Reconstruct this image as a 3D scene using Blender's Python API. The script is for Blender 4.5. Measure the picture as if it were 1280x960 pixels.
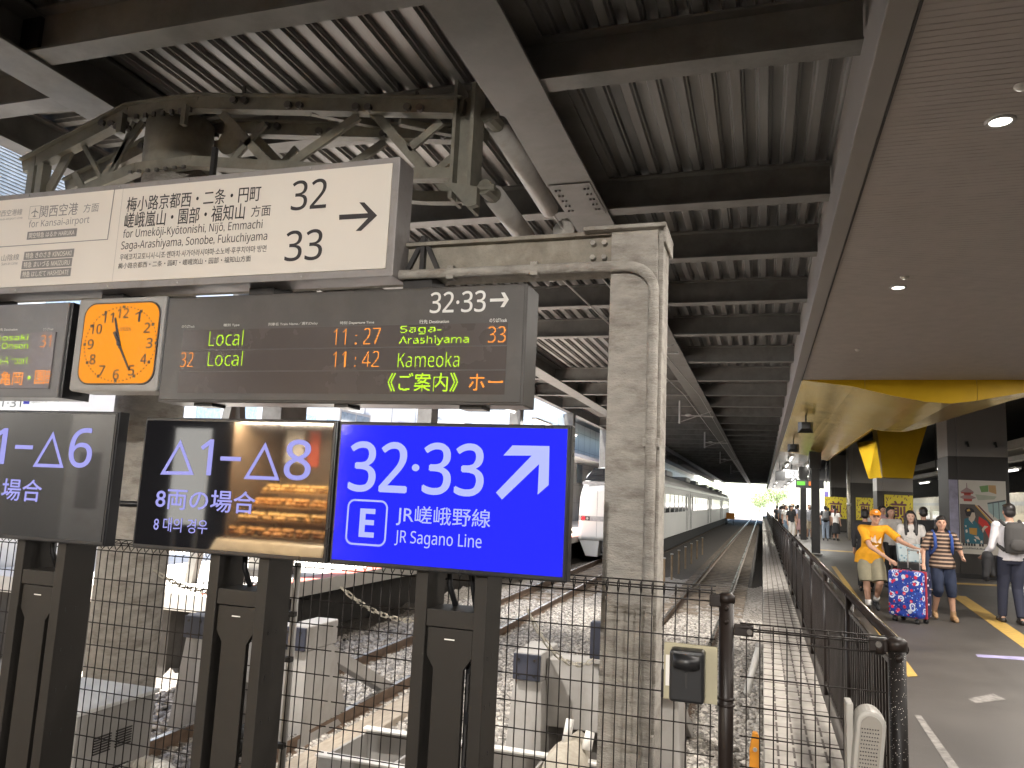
import bpy, bmesh, math, random
import numpy as np
from mathutils import Vector, Matrix
R = math.radians
random.seed(7); rng = np.random.default_rng(7)
SC = bpy.context.scene
for _o in list(bpy.data.objects): bpy.data.objects.remove(_o)
COL = SC.collection

# ------------------------------------------------------------------ camera
cd = bpy.data.cameras.new('camera'); CAM = bpy.data.objects.new('camera', cd); COL.objects.link(CAM)
CAM.matrix_world = Matrix(((0.95174663, -0.00057918, 0.30688438, 0.0),
                           (0.30345275, -0.14736364, -0.94138217, 0.0),
                           (0.04576883, 0.98908221, -0.14007709, 1.6),
                           (0, 0, 0, 1)))
cd.sensor_width = 36.0; cd.lens = 971.0/1280*36; cd.clip_start = 0.05; cd.clip_end = 3000
SC.camera = CAM
# ------------------------------------------------------------------ world, sun, exposure
EXPO = 2.9
SC.view_settings.view_transform = 'Standard'; SC.view_settings.look = 'None'
SC.view_settings.gamma = 1; SC.view_settings.use_curve_mapping = False
SC.view_settings.exposure = EXPO
TOSUN = Vector((-0.20, -0.12, 0.97)).normalized()
w = bpy.data.worlds.new('World'); SC.world = w; w.use_nodes = True
nt = w.node_tree; nt.nodes.clear()
sky = nt.nodes.new('ShaderNodeTexSky'); sky.sky_type = 'NISHITA'; sky.sun_disc = False
sky.sun_elevation = math.asin(TOSUN.z); sky.sun_rotation = math.atan2(TOSUN.x, TOSUN.y)
bg = nt.nodes.new('ShaderNodeBackground'); bg.inputs[1].default_value = 0.10
wo = nt.nodes.new('ShaderNodeOutputWorld')
nt.links.new(sky.outputs[0], bg.inputs[0]); nt.links.new(bg.outputs[0], wo.inputs[0])
sl = bpy.data.lights.new('sun', 'SUN'); sl.energy = 5.0; sl.angle = R(0.5); sl.color = (1, .95, .88)
so = bpy.data.objects.new('sun', sl); COL.objects.link(so)
so.rotation_euler = TOSUN.to_track_quat('Z', 'Y').to_euler()
SC.cycles.max_bounces = 8; SC.cycles.diffuse_bounces = 4; SC.cycles.glossy_bounces = 3
SC.cycles.transparent_max_bounces = 8; SC.cycles.sample_clamp_indirect = 4
SC.cycles.caustics_reflective = False; SC.cycles.caustics_refractive = False

# ------------------------------------------------------------------ materials
MATS = {}
def mat(name, col, rough=.6, metal=0, var=.25, scale=6, bump=0, bscale=40, spec=.5, dirt=None, dscale=1.5, damt=.5, stretch=None, spots=None):
    if name in MATS: return MATS[name]
    m = bpy.data.materials.new(name); m.use_nodes = True; n = m.node_tree; b = n.nodes['Principled BSDF']
    b.inputs['Roughness'].default_value = rough; b.inputs['Metallic'].default_value = metal
    b.inputs['Specular IOR Level'].default_value = spec
    tc = n.nodes.new('ShaderNodeTexCoord'); mp = n.nodes.new('ShaderNodeMapping')
    n.links.new(tc.outputs['Object'], mp.inputs[0])
    if stretch: mp.inputs['Scale'].default_value = stretch
    def noise(sc, det=5, r=.6):
        t = n.nodes.new('ShaderNodeTexNoise'); t.inputs['Scale'].default_value = sc; t.inputs['Detail'].default_value = det
        t.inputs['Roughness'].default_value = r; n.links.new(mp.outputs[0], t.inputs['Vector']); return t
    t = noise(scale); cr = n.nodes.new('ShaderNodeMapRange')
    cr.inputs[1].default_value = .3; cr.inputs[2].default_value = .7
    cr.inputs[3].default_value = 1-var; cr.inputs[4].default_value = 1+var
    n.links.new(t.outputs[0], cr.inputs[0])
    mx = n.nodes.new('ShaderNodeVectorMath'); mx.operation = 'SCALE'; mx.inputs[0].default_value = col[:3]
    n.links.new(cr.outputs[0], mx.inputs['Scale']); out = mx.outputs[0]
    if dirt:
        t2 = noise(dscale, 8, .7); c2 = n.nodes.new('ShaderNodeMapRange'); c2.inputs[1].default_value = .48; c2.inputs[2].default_value = .72
        c2.inputs[3].default_value = 0; c2.inputs[4].default_value = damt; n.links.new(t2.outputs[0], c2.inputs[0])
        mm = n.nodes.new('ShaderNodeMix'); mm.data_type = 'RGBA'; n.links.new(c2.outputs[0], mm.inputs[0])
        n.links.new(out, mm.inputs[6]); mm.inputs[7].default_value = (*dirt, 1); out = mm.outputs[2]
    if spots:
        v = n.nodes.new('ShaderNodeTexVoronoi'); v.inputs['Scale'].default_value = spots[0]; n.links.new(mp.outputs[0], v.inputs['Vector'])
        c3 = n.nodes.new('ShaderNodeMath'); c3.operation = 'LESS_THAN'; c3.inputs[1].default_value = spots[1]; n.links.new(v.outputs['Distance'], c3.inputs[0])
        mm = n.nodes.new('ShaderNodeMix'); mm.data_type = 'RGBA'; n.links.new(c3.outputs[0], mm.inputs[0])
        n.links.new(out, mm.inputs[6]); mm.inputs[7].default_value = (*spots[2], 1); out = mm.outputs[2]
    n.links.new(out, b.inputs['Base Color'])
    rr = n.nodes.new('ShaderNodeMapRange'); rr.inputs[3].default_value = max(0, rough-.12*(rough > .15)); rr.inputs[4].default_value = min(1, rough+.12*(rough > .15))
    n.links.new(t.outputs[0], rr.inputs[0]); n.links.new(rr.outputs[0], b.inputs['Roughness'])
    if bump:
        tb = noise(bscale, 6, .65); bn = n.nodes.new('ShaderNodeBump'); bn.inputs['Strength'].default_value = min(1, bump); bn.inputs['Distance'].default_value = .01*bump
        n.links.new(tb.outputs[0], bn.inputs['Height']); n.links.new(bn.outputs[0], b.inputs['Normal'])
    MATS[name] = m; return m
def emit(name, col, val):
    """something that gives off light; val is its brightness on the exposed picture"""
    if name in MATS: return MATS[name]
    m = bpy.data.materials.new(name); m.use_nodes = True; b = m.node_tree.nodes['Principled BSDF']
    b.inputs['Base Color'].default_value = (*[c*.1 for c in col], 1); b.inputs['Roughness'].default_value = .5; b.inputs['Specular IOR Level'].default_value = .2
    b.inputs['Emission Color'].default_value = (*col, 1); b.inputs['Emission Strength'].default_value = val/2**EXPO
    MATS[name] = m; return m
def glass_black(name, col, rough):
    m = mat(name, col, rough, 0, .1, 3); return m
def nodes_of(m): return m.node_tree, m.node_tree.nodes['Principled BSDF']

# ------------------------------------------------------------------ mesh helpers
class MB:
    def __init__(s): s.v = []; s.f = []
    def add(s, vs, fs):
        k = len(s.v); s.v += [tuple(p) for p in vs]; s.f += [tuple(i+k for i in f) for f in fs]; return s
    def box(s, x0, x1, y0, y1, z0, z1):
        v = [(x, y, z) for x in (x0, x1) for y in (y0, y1) for z in (z0, z1)]
        return s.add(v, [(0,1,3,2),(4,6,7,5),(0,4,5,1),(2,3,7,6),(0,2,6,4),(1,5,7,3)])
    def bar(s, p, q, w, h, up=(0,0,1)):
        p, q = Vector(p), Vector(q); d = (q-p).normalized(); u = Vector(up)
        if abs(d.dot(u)) > .98: u = Vector((0,1,0))
        a = d.cross(u).normalized(); b = a.cross(d)
        v = [c+a*sx*w/2+b*sz*h/2 for c in (p, q) for sx, sz in ((-1,-1),(1,-1),(1,1),(-1,1))]
        return s.add(v, [(3,2,1,0),(4,5,6,7),(0,1,5,4),(1,2,6,5),(2,3,7,6),(3,0,4,7)])
    def tube(s, pts, r, n=10, caps=True):
        pts = [Vector(p) for p in pts]; rs = r if isinstance(r, (list, tuple)) else [r]*len(pts)
        k = len(s.v); prev = None
        for i, p in enumerate(pts):
            d = (pts[min(i+1, len(pts)-1)]-pts[max(i-1, 0)]).normalized()
            if prev is None:
                a = d.cross(Vector((0,0,1)) if abs(d.z) < .9 else Vector((0,1,0))).normalized()
            else:
                a = (prev-d*prev.dot(d)).normalized()
            prev = a; b = d.cross(a)
            for j in range(n):
                t = 2*math.pi*j/n; s.v.append(tuple(p+(a*math.cos(t)+b*math.sin(t))*rs[i]))
        for i in range(len(pts)-1):
            for j in range(n):
                a0 = k+i*n+j; a1 = k+i*n+(j+1) % n; s.f.append((a0, a1, a1+n, a0+n))
        if caps:
            s.f.append(tuple(k+j for j in range(n))[::-1]); s.f.append(tuple(k+(len(pts)-1)*n+j for j in range(n)))
        return s
    def prism(s, poly, axis, a, b):
        """extrude a 2-D outline along an axis from a to b; 'y' takes (x,z), 'x' takes (y,z), 'z' takes (x,y)"""
        def P(u, v, t): return {'y': (u, t, v), 'x': (t, u, v), 'z': (u, v, t)}[axis]
        n = len(poly); k = len(s.v)
        s.v += [P(u, v, a) for u, v in poly]+[P(u, v, b) for u, v in poly]
        s.f += [tuple(range(k, k+n)), tuple(range(k+2*n-1, k+n-1, -1))]
        s.f += [(k+i, k+n+i, k+n+(i+1) % n, k+(i+1) % n) for i in range(n)]
        return s
    def loft(s, rings, caps=True):
        n = len(rings[0]); k = len(s.v)
        for r in rings: s.v += [tuple(p) for p in r]
        for i in range(len(rings)-1):
            for j in range(n):
                a0 = k+i*n+j; a1 = k+i*n+(j+1) % n; s.f.append((a0, a1, a1+n, a0+n))
        if caps:
            s.f.append(tuple(k+j for j in range(n))[::-1]); s.f.append(tuple(k+(len(rings)-1)*n+j for j in range(n)))
        return s
    def ell(s, c, r, n=14, m=9):
        c = Vector(c); rings = []
        for i in range(1, m):
            t = math.pi*i/m; rings.append([(c.x+r[0]*math.sin(t)*math.cos(2*math.pi*j/n), c.y+r[1]*math.sin(t)*math.sin(2*math.pi*j/n), c.z-r[2]*math.cos(t)) for j in range(n)])
        k = len(s.v); s.loft(rings, False)
        s.v += [(c.x, c.y, c.z-r[2]), (c.x, c.y, c.z+r[2])]; b, t = len(s.v)-2, len(s.v)-1
        for j in range(n):
            s.f.append((b, k+(j+1) % n, k+j)); o = k+(m-2)*n; s.f.append((t, o+j, o+(j+1) % n))
        return s
    def cap(s, p, q, r1, r2, n=12):
        """tapered capsule"""
        p, q = Vector(p), Vector(q); d = q-p; L = d.length
        if L < 1e-5: return s.ell(p, (r1, r1, r1))
        d /= L; pts = []; rs = []
        for t in (80, 55, 28): pts.append(p-d*r1*math.sin(R(t))); rs.append(r1*math.cos(R(t)))
        pts += [p, q]; rs += [r1, r2]
        for t in (28, 55, 80): pts.append(q+d*r2*math.sin(R(t))); rs.append(r2*math.cos(R(t)))
        return s.tube(pts, rs, n)
    def disc(s, c, r, n=24, ax='y', t=.002):
        c = Vector(c); poly = [(r*math.cos(2*math.pi*i/n), r*math.sin(2*math.pi*i/n)) for i in range(n)]
        if ax == 'y': return s.prism([(c.x+a, c.z+b) for a, b in poly], 'y', c.y-t, c.y+t)
        if ax == 'z': return s.prism([(c.x+a, c.y+b) for a, b in poly], 'z', c.z-t, c.z+t)
        return s.prism([(c.y+a, c.z+b) for a, b in poly], 'x', c.x-t, c.x+t)
    def quad(s, *p): return s.add(p, [tuple(range(len(p)))])
    def each(s, name, *a, **kw):
        """one object per separate piece"""
        par = list(range(len(s.v)))
        def find(i):
            while par[i] != i: par[i] = par[par[i]]; i = par[i]
            return i
        for f in s.f:
            for j in f[1:]: par[find(j)] = find(f[0])
        grp = {}
        for f in s.f: grp.setdefault(find(f[0]), []).append(f)
        out = []
        for fs in grp.values():
            k = MB(); mp = {}
            for f in fs:
                for i in f:
                    if i not in mp: mp[i] = len(k.v); k.v.append(s.v[i])
                k.f.append(tuple(mp[i] for i in f))
            out.append(k.build(name, *a, **kw))
        return out[0]
    def build(s, name, m, parent=None, smooth=False, bevel=0, fix=True, local=False):
        me = bpy.data.meshes.new(name); me.from_pydata(s.v, [], s.f); me.update()
        if fix:
            b = bmesh.new(); b.from_mesh(me); bmesh.ops.recalc_face_normals(b, faces=b.faces); b.to_mesh(me); b.free()
        return link(name, me, m, parent, smooth, bevel, local)
def link(name, me, m, parent=None, smooth=False, bevel=0, local=False):
    me.materials.append(m)
    if smooth: me.polygons.foreach_set('use_smooth', [True]*len(me.polygons))
    o = bpy.data.objects.new(name, me); COL.objects.link(o)
    if parent:
        o.parent = parent
        if parent.type == 'EMPTY' and not local:
            o.matrix_parent_inverse = Matrix.Translation(-Vector(parent.location))
    if bevel:
        bv = o.modifiers.new('bevel', 'BEVEL'); bv.width = bevel; bv.segments = 2; bv.limit_method = 'ANGLE'
    return o
def thing(name, label, cat, loc=(0,0,0), rz=0, group=None):
    o = bpy.data.objects.new(name, None); COL.objects.link(o); o.empty_display_size = .1
    o.location = loc; o.rotation_euler = (0, 0, rz); o['label'] = label; o['category'] = cat
    if group: o['group'] = group
    return o
def tag(o, label, cat, group=None, kind=None):
    if label: o['label'] = label
    if cat: o['category'] = cat
    if group: o['group'] = group
    if kind: o['kind'] = kind
    return o
def struct(o): o['kind'] = 'structure'; return o
def copy_tree(o, parent=None):
    c = o.copy(); COL.objects.link(c); c.parent = parent
    for ch in [x for x in bpy.data.objects if x.parent == o]: copy_tree(ch, c)
    return c

# ------------------------------------------------------------------ lettering
def sans(s, bold=False):
    o = ''
    for ch in s:
        if 'A' <= ch <= 'Z': o += chr((0x1D5D4 if bold else 0x1D5A0)+ord(ch)-65)
        elif 'a' <= ch <= 'z': o += chr((0x1D5EE if bold else 0x1D5BA)+ord(ch)-97)
        elif '0' <= ch <= '9': o += chr((0x1D7EC if bold else 0x1D7E2)+ord(ch)-48)
        else: o += ch
    return o
def txt_mesh(s, off=0.0):
    if '@' in s: a, b = s.split('@', 1); s = a+sans(b)
    elif '%' in s: s = sans(s[1:], True)
    c = bpy.data.curves.new('lettering', 'FONT'); c.body = s; c.size = 1; c.offset = off; c.resolution_u = 3
    o = bpy.data.objects.new('lettering', c); COL.objects.link(o)
    dg = bpy.context.evaluated_depsgraph_get(); me = bpy.data.meshes.new_from_object(o.evaluated_get(dg))
    bpy.data.objects.remove(o); bpy.data.curves.remove(c); return me
def fit(me, x0, x1, z0, z1):
    n = len(me.vertices); co = np.empty(n*3); me.vertices.foreach_get('co', co); co = co.reshape(-1, 3)
    mn = co[:, :2].min(0); mx = co[:, :2].max(0); d = np.maximum(mx-mn, 1e-6)
    return np.stack([x0+(co[:, 0]-mn[0])/d[0]*(x1-x0), z0+(co[:, 1]-mn[1])/d[1]*(z1-z0)], 1)
def text(s, x0, x1, z0, z1, y, m, parent, off=0.0, name='lettering', side='front'):
    me0 = txt_mesh(s); uv = fit(me0, x0, x1, z0, z1); n = len(me0.vertices)
    fs = [tuple(p.vertices) for p in me0.polygons]; bpy.data.meshes.remove(me0)
    w_ = off*(z1-z0)*1.1; sh = [(0, 0)] if off <= 0 else [(-w_, 0), (w_, 0), (0, w_*.7), (0, -w_*.7)]
    k = MB()
    for i, (dx, dz) in enumerate(sh):
        if side == 'front': k.add([(u+dx, y-.00012*i, v+dz) for u, v in uv], fs)
        else: k.add([(y-.00012*i, u+dx, v+dz) for u, v in uv], fs)
    return k.build(name, m, parent, fix=False)
def led(s, x0, x1, z0, z1, y, m, parent, rows):
    """the same text, drawn as a grid of lit dots"""
    me = txt_mesh(s, -.016 if '@' in s and rows > 12 else -.005 if '@' in s else 0); uv = fit(me, x0, x1, z0, z1)
    me.calc_loop_triangles(); tri = np.array([t.vertices[:] for t in me.loop_triangles]); bpy.data.meshes.remove(me)
    p = (z1-z0)/rows; cols = max(1, int(round((x1-x0)/p))); K = 3
    W, H = cols*K, rows*K; hit = np.zeros((H, W), bool)
    gx = x0+(np.arange(W)+.5)*(x1-x0)/W; gz = z0+(np.arange(H)+.5)*(z1-z0)/H
    for a, b, c in uv[tri]:
        ix = np.where((gx >= min(a[0], b[0], c[0])) & (gx <= max(a[0], b[0], c[0])))[0]; iz = np.where((gz >= min(a[1], b[1], c[1])) & (gz <= max(a[1], b[1], c[1])))[0]
        if not len(ix) or not len(iz): continue
        X, Z = np.meshgrid(gx[ix], gz[iz])
        def e(p0, p1): return (p1[0]-p0[0])*(Z-p0[1])-(p1[1]-p0[1])*(X-p0[0])
        d1, d2, d3 = e(a, b), e(b, c), e(c, a); ins = ((d1 >= 0) & (d2 >= 0) & (d3 >= 0)) | ((d1 <= 0) & (d2 <= 0) & (d3 <= 0))
        hit[np.ix_(iz, ix)] |= ins
    cov = hit.reshape(rows, K, cols, K).sum((1, 3)); mb = MB(); q = (x1-x0)/cols; r = .45
    for i in range(rows):
        for j in range(cols):
            if cov[i, j] >= 4:
                cx = x0+(j+.5)*q; cz = z0+(i+.5)*p
                mb.quad((cx-q*r, y, cz-p*r), (cx+q*r, y, cz-p*r), (cx+q*r, y, cz+p*r), (cx-q*r, y, cz+p*r))
    return mb.build('lettering', m, parent, fix=False)
def flat(polys, y, m, parent, name='lettering'):
    mb = MB()
    for p in polys: mb.quad(*[(a, y, b) for a, b in p])
    return mb.build(name, m, parent, fix=False)
def strokes(pts, wd, closed=True):
    """outline polygons of constant width along a path, as quads"""
    out = []; n = len(pts)
    c = (sum(p[0] for p in pts)/n, sum(p[1] for p in pts)/n)
    for i in range(n if closed else n-1):
        a, b = Vector(pts[i]), Vector(pts[(i+1) % n]); d = (b-a).normalized(); nn = Vector((-d.y, d.x))*wd/2
        a2, b2 = a-d*wd/2*.8, b+d*wd/2*.8
        out.append([tuple(a2-nn), tuple(b2-nn), tuple(b2+nn), tuple(a2+nn)])
    return out
def tri_outline(A, B, C, wd):
    P = [Vector(A), Vector(B), Vector(C)]; c = (P[0]+P[1]+P[2])/3; a, b, cc = [(P[i]-P[j]).length for i, j in ((1, 2), (0, 2), (0, 1))]
    inc = (P[0]*a+P[1]*b+P[2]*cc)/(a+b+cc); s = (a+b+cc)/2; r = math.sqrt(max(1e-9, s*(s-a)*(s-b)*(s-cc)))/s
    k = (r-wd)/r; I = [inc+(p-inc)*k for p in P]
    return [[tuple(P[i]), tuple(P[(i+1) % 3]), tuple(I[(i+1) % 3]), tuple(I[i])] for i in range(3)]

# ------------------------------------------------------------------ palette
M_beam = mat('beam_paint', (.16, .155, .143), .55, 0, .18, 3, dirt=(.075, .062, .05), dscale=1.6, damt=.6, bump=.15, bscale=20)
M_deck = mat('deck_steel', (.19, .186, .178), .45, .3, .22, 2, dirt=(.16, .13, .10), dscale=.8, damt=.5, stretch=(4, .3, 1))
M_trim = mat('trim_paint', (.24, .22, .205), .45, 0, .08, 2)
M_ceil = mat('ceiling_panel', (.40, .362, .335), .5, 0, .06, 1.5)
M_pillar = mat('pillar_paint', (.43, .40, .355), .75, 0, .2, 7, bump=1.6, bscale=42, dirt=(.15, .12, .09), dscale=4, damt=.75, stretch=(1, 1, 2.6))
M_truss = mat('truss_paint', (.19, .18, .145), .6, 0, .2, 6, dirt=(.12, .09, .06), dscale=4, damt=.6)
M_steel = mat('galvanised_steel', (.42, .41, .39), .45, .4, .15, 8)
M_dark = mat('dark_metal', (.03, .028, .027), .45, .2, .2, 8)
M_black = mat('black_plastic', (.014, .014, .015), .35, 0, .15, 6)
M_floor = mat('asphalt_floor', (.066, .059, .053), .55, 0, .22, 1.2, bump=.25, bscale=140, dirt=(.10, .09, .08), dscale=1.1, damt=.6, spots=(3.2, .035, (.05, .045, .04)))
M_paver = mat('edge_paver', (.42, .39, .35), .7, 0, .22, 4, bump=.4, bscale=60, dirt=(.25, .22, .19), dscale=2.2, damt=.6)
M_groove = mat('paver_joint', (.12, .10, .09), .8, 0, .2, 10)
M_conc = mat('concrete', (.36, .33, .29), .8, 0, .15, 3, bump=.5, bscale=50, dirt=(.18, .15, .12), dscale=1.5, damt=.6)
M_stone = mat('ballast_stone', (.42, .385, .34), .85, 0, .45, 14, bump=.4, bscale=80)
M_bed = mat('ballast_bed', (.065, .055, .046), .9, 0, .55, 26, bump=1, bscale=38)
M_rail = mat('rail_rust', (.17, .115, .08), .6, .3, .3, 9)
M_railtop = mat('rail_polished', (.5, .48, .45), .28, .9, .1, 6)
M_sleeper = mat('sleeper_wood', (.23, .19, .15), .85, 0, .3, 6, bump=.6, bscale=30, stretch=(1, 6, 1))
M_white = mat('white_panel', (.72, .72, .70), .5, 0, .05, 1)
M_wpaint = mat('white_paint', (.68, .66, .62), .5, 0, .07, 3, dirt=(.4, .36, .3), dscale=2, damt=.4)
M_gpaint = mat('grey_paint', (.36, .345, .325), .5, 0, .08, 4, dirt=(.2, .18, .15), dscale=3, damt=.35)
M_yellow = mat('yellow_panel', (.58, .36, .012), .4, 0, .08, 1.5, spec=.15)
M_yellowm = mat('yellow_gloss', (.90, .60, .03), .22, .8, .06, 1.5, bump=.05, bscale=.9)
M_ypaint = mat('yellow_paint', (.50, .32, .08), .6, 0, .2, 10)
M_lampw = emit('lamp_glow', (1, .93, .82), 14)
M_tubew = emit('tube_glow', (1, .98, .93), 5)
M_bolt = mat('bolt', (.12, .11, .10), .5, .5, .2, 10)

# ------------------------------------------------------------------ ground
g = MB(); g.quad((-700, -300, -1.25), (700, -300, -1.25), (700, 1500, -1.25), (-700, 1500, -1.25))
struct(g.build('ground', mat('far_ground', (.25, .23, .2), .9, 0, .3, .3)))
# ballast bed with a slightly uneven surface
nx, ny = 90, 160
xs = np.linspace(-7.9, 0.0, nx); ys = np.concatenate([np.linspace(3.45, 32, 150), np.linspace(32.5, 160, 40)])
X, Y = np.meshgrid(xs, ys); Z = -1.075+.03*rng.standard_normal(X.shape)*(Y < 22)+.03*np.sin(X*1.7)*np.cos(Y*.8)
b = MB(); b.v = [tuple(p) for p in np.stack([X, Y, Z], -1).reshape(-1, 3)]
b.f = [(j*nx+i, j*nx+i+1, (j+1)*nx+i+1, (j+1)*nx+i) for j in range(len(ys)-1) for i in range(nx-1)]
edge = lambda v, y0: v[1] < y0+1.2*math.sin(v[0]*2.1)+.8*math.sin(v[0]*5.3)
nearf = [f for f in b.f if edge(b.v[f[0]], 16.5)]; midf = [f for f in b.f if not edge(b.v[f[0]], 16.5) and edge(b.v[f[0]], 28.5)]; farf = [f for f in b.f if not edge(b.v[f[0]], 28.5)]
kb = MB(); kb.v = b.v; kb.f = nearf; struct(kb.build('ballast', mat('near_ballast_bed', (.12, .108, .094), .9, 0, .6, 26, bump=1, bscale=38), smooth=True, fix=False))
kb = MB(); kb.v = b.v; kb.f = midf; struct(kb.build('ballast', mat('mid_ballast_bed', (.34, .31, .275), .9, 0, .75, 16, bump=1, bscale=24), smooth=True, fix=False))
kb = MB(); kb.v = b.v; kb.f = farf; struct(kb.build('shaded_ballast', M_bed, smooth=True, fix=False))  # far bed coloured darker to hold the shade deep under the roof
# loose stones on the near part of the bed
t = (1+5**.5)/2
IV = np.array([(-1,t,0),(1,t,0),(-1,-t,0),(1,-t,0),(0,-1,t),(0,1,t),(0,-1,-t),(0,1,-t),(t,0,-1),(t,0,1),(-t,0,-1),(-t,0,1)])/math.sqrt(1+t*t)
IF = np.array([(0,11,5),(0,5,1),(0,1,7),(0,7,10),(0,10,11),(1,5,9),(5,11,4),(11,10,2),(10,7,6),(7,1,8),(3,9,4),(3,4,2),(3,2,6),(3,6,8),(3,8,9),(4,9,5),(2,4,11),(6,2,10),(8,6,7),(9,8,1)])
N = 95000
px = -rng.random(N)**1.0*5.6+.0; py = 5.2+rng.random(N)**1.2*14
px = np.where(rng.random(N) < .12, -5.5-rng.random(N)*1.6, px)
sz = .016+.02*rng.random(N)
base = IV[None]*(1+.38*rng.standard_normal((N, 12, 1)).clip(-1, 1))*np.stack([sz*(1+.5*rng.random(N)), sz*(1+.3*rng.random(N)), sz*.8], -1)[:, None, :]
ang = rng.random(N)*6.28; ca, sa = np.cos(ang)[:, None], np.sin(ang)[:, None]
vx = base[..., 0]*ca-base[..., 1]*sa; vy = base[..., 0]*sa+base[..., 1]*ca
VV = np.stack([vx+px[:, None], vy+py[:, None], base[..., 2]+(-1.06+.04*rng.random(N))[:, None]], -1).reshape(-1, 3)
FF = (IF[None]+12*np.arange(N)[:, None, None]).reshape(-1, 3)
me = bpy.data.meshes.new('ballast_stones'); me.vertices.add(len(VV)); me.vertices.foreach_set('co', VV.ravel())
me.loops.add(FF.size); me.loops.foreach_set('vertex_index', FF.ravel().astype(np.int32)); me.polygons.add(len(FF))
me.polygons.foreach_set('loop_start', np.arange(0, FF.size, 3, dtype=np.int32)); me.update(calc_edges=True)
def stonemat():
    m = mat('loose_stone', (.46, .425, .38), .85, 0, .3, 30); n, bs = nodes_of(m)
    gi = n.nodes.new('ShaderNodeNewGeometry'); mr = n.nodes.new('ShaderNodeMapRange'); mr.inputs[3].default_value = .4; mr.inputs[4].default_value = 1.3
    n.links.new(gi.outputs['Random Per Island'], mr.inputs[0]); sc = n.nodes.new('ShaderNodeVectorMath'); sc.operation = 'SCALE'
    src = bs.inputs['Base Color'].links[0].from_socket; n.links.new(src, sc.inputs[0]); n.links.new(mr.outputs[0], sc.inputs['Scale']); n.links.new(sc.outputs[0], bs.inputs['Base Color']); return m
tag(link('ballast_stones', me, stonemat()), 'pale grey crushed stone lying loose between and beside the rails', 'gravel', kind='stuff')

# concourse and platform slab
p = MB(); p.box(.5, 34, 3.45, 140, -1.3, 0); p.box(-14, 34, -12, 3.45, -1.3, 0)
struct(p.build('platform_floor', M_floor))
p = MB(); p.box(.012, .5, 3.75, 130, -1.2, -.004); struct(p.build('platform_edge', M_paver, bevel=.006))
p = MB()
for i in range(170):
    y = 3.95+i*.3
    p.box(.014, .498, y, y+.007, -.004, .0006)
for x in (.1, .2, .3, .4): 
    for i in range(150): y = 3.8+i*.3; p.box(x-.007, x+.007, y+.03, y+.25, -.004, .0012)
tag(p.build('paver_joints', M_groove), 'dark joints and drain slots in the pale paving strip along the platform edge', 'paving joints', kind='stuff')
# left platform with red edge stripe
p = MB(); p.box(-12.05, -7.25, 9.3, 150, -.24, 0); struct(p.build('left_platform', mat('pale_platform', (.60, .57, .52), .7, 0, .1, 2, dirt=(.4, .36, .3), dscale=2), bevel=.01))
p = MB(); p.box(-12.0, -8.0, 9.4, 150, -1.2, -.241); struct(p.build('platform_wall', mat('dark_wall', (.06, .055, .05), .9)))
p = MB(); p.box(-7.62, -7.27, 9.35, 150, 0, .004); struct(p.build('red_edge_stripe', mat('red_stripe', (.42, .10, .07), .6, 0, .2, 6)))
# painted floor markings on the right-hand platform
def mark(name, poly, m, z=.004):
    k = MB(); k.quad(*[(x, y, z) for x, y in poly]); return struct(k.build(name, m, fix=False))
mark('yellow_floor_line', [(1.36, 8.76), (1.46, 8.85), (1.96, 24), (1.84, 24)], M_ypaint, .008)
mark('tactile_strip', [(3.06, 11.2), (3.32, 11.4), (3.85, 17.9), (3.58, 17.9)], M_ypaint)
mark('yellow_floor_line', [(1.9, 32.4), (8, 32.4), (8, 33.3), (1.9, 33.3)], M_ypaint, .006)
mark('yellow_floor_line', [(4.1, 20.7), (5.3, 21.0), (5.3, 21.5), (4.1, 21.1)], M_ypaint, .006)
mark('violet_floor_line', [(2.34, 10.42), (3.1, 10.55), (3.1, 10.8), (2.36, 10.6)], mat('violet_paint', (.33, .30, .50), .6, 0, .2, 8))
mark('white_floor_line', [(1.12, 5.4), (1.19, 5.4), (1.205, 7.2), (1.155, 7.2)], mat('worn_white', (.20, .185, .17), .7, 0, .5, 14))
mark('white_floor_line', [(1.75, 7.9), (2.05, 8.2), (2.0, 8.4), (1.72, 8.05)], mat('worn_white', (.36, .34, .31)))
mark('white_floor_line', [(2.9, 23.5), (3.5, 23.5), (3.5, 23.8), (2.9, 23.8)], mat('worn_white', (.36, .34, .31)))

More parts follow.
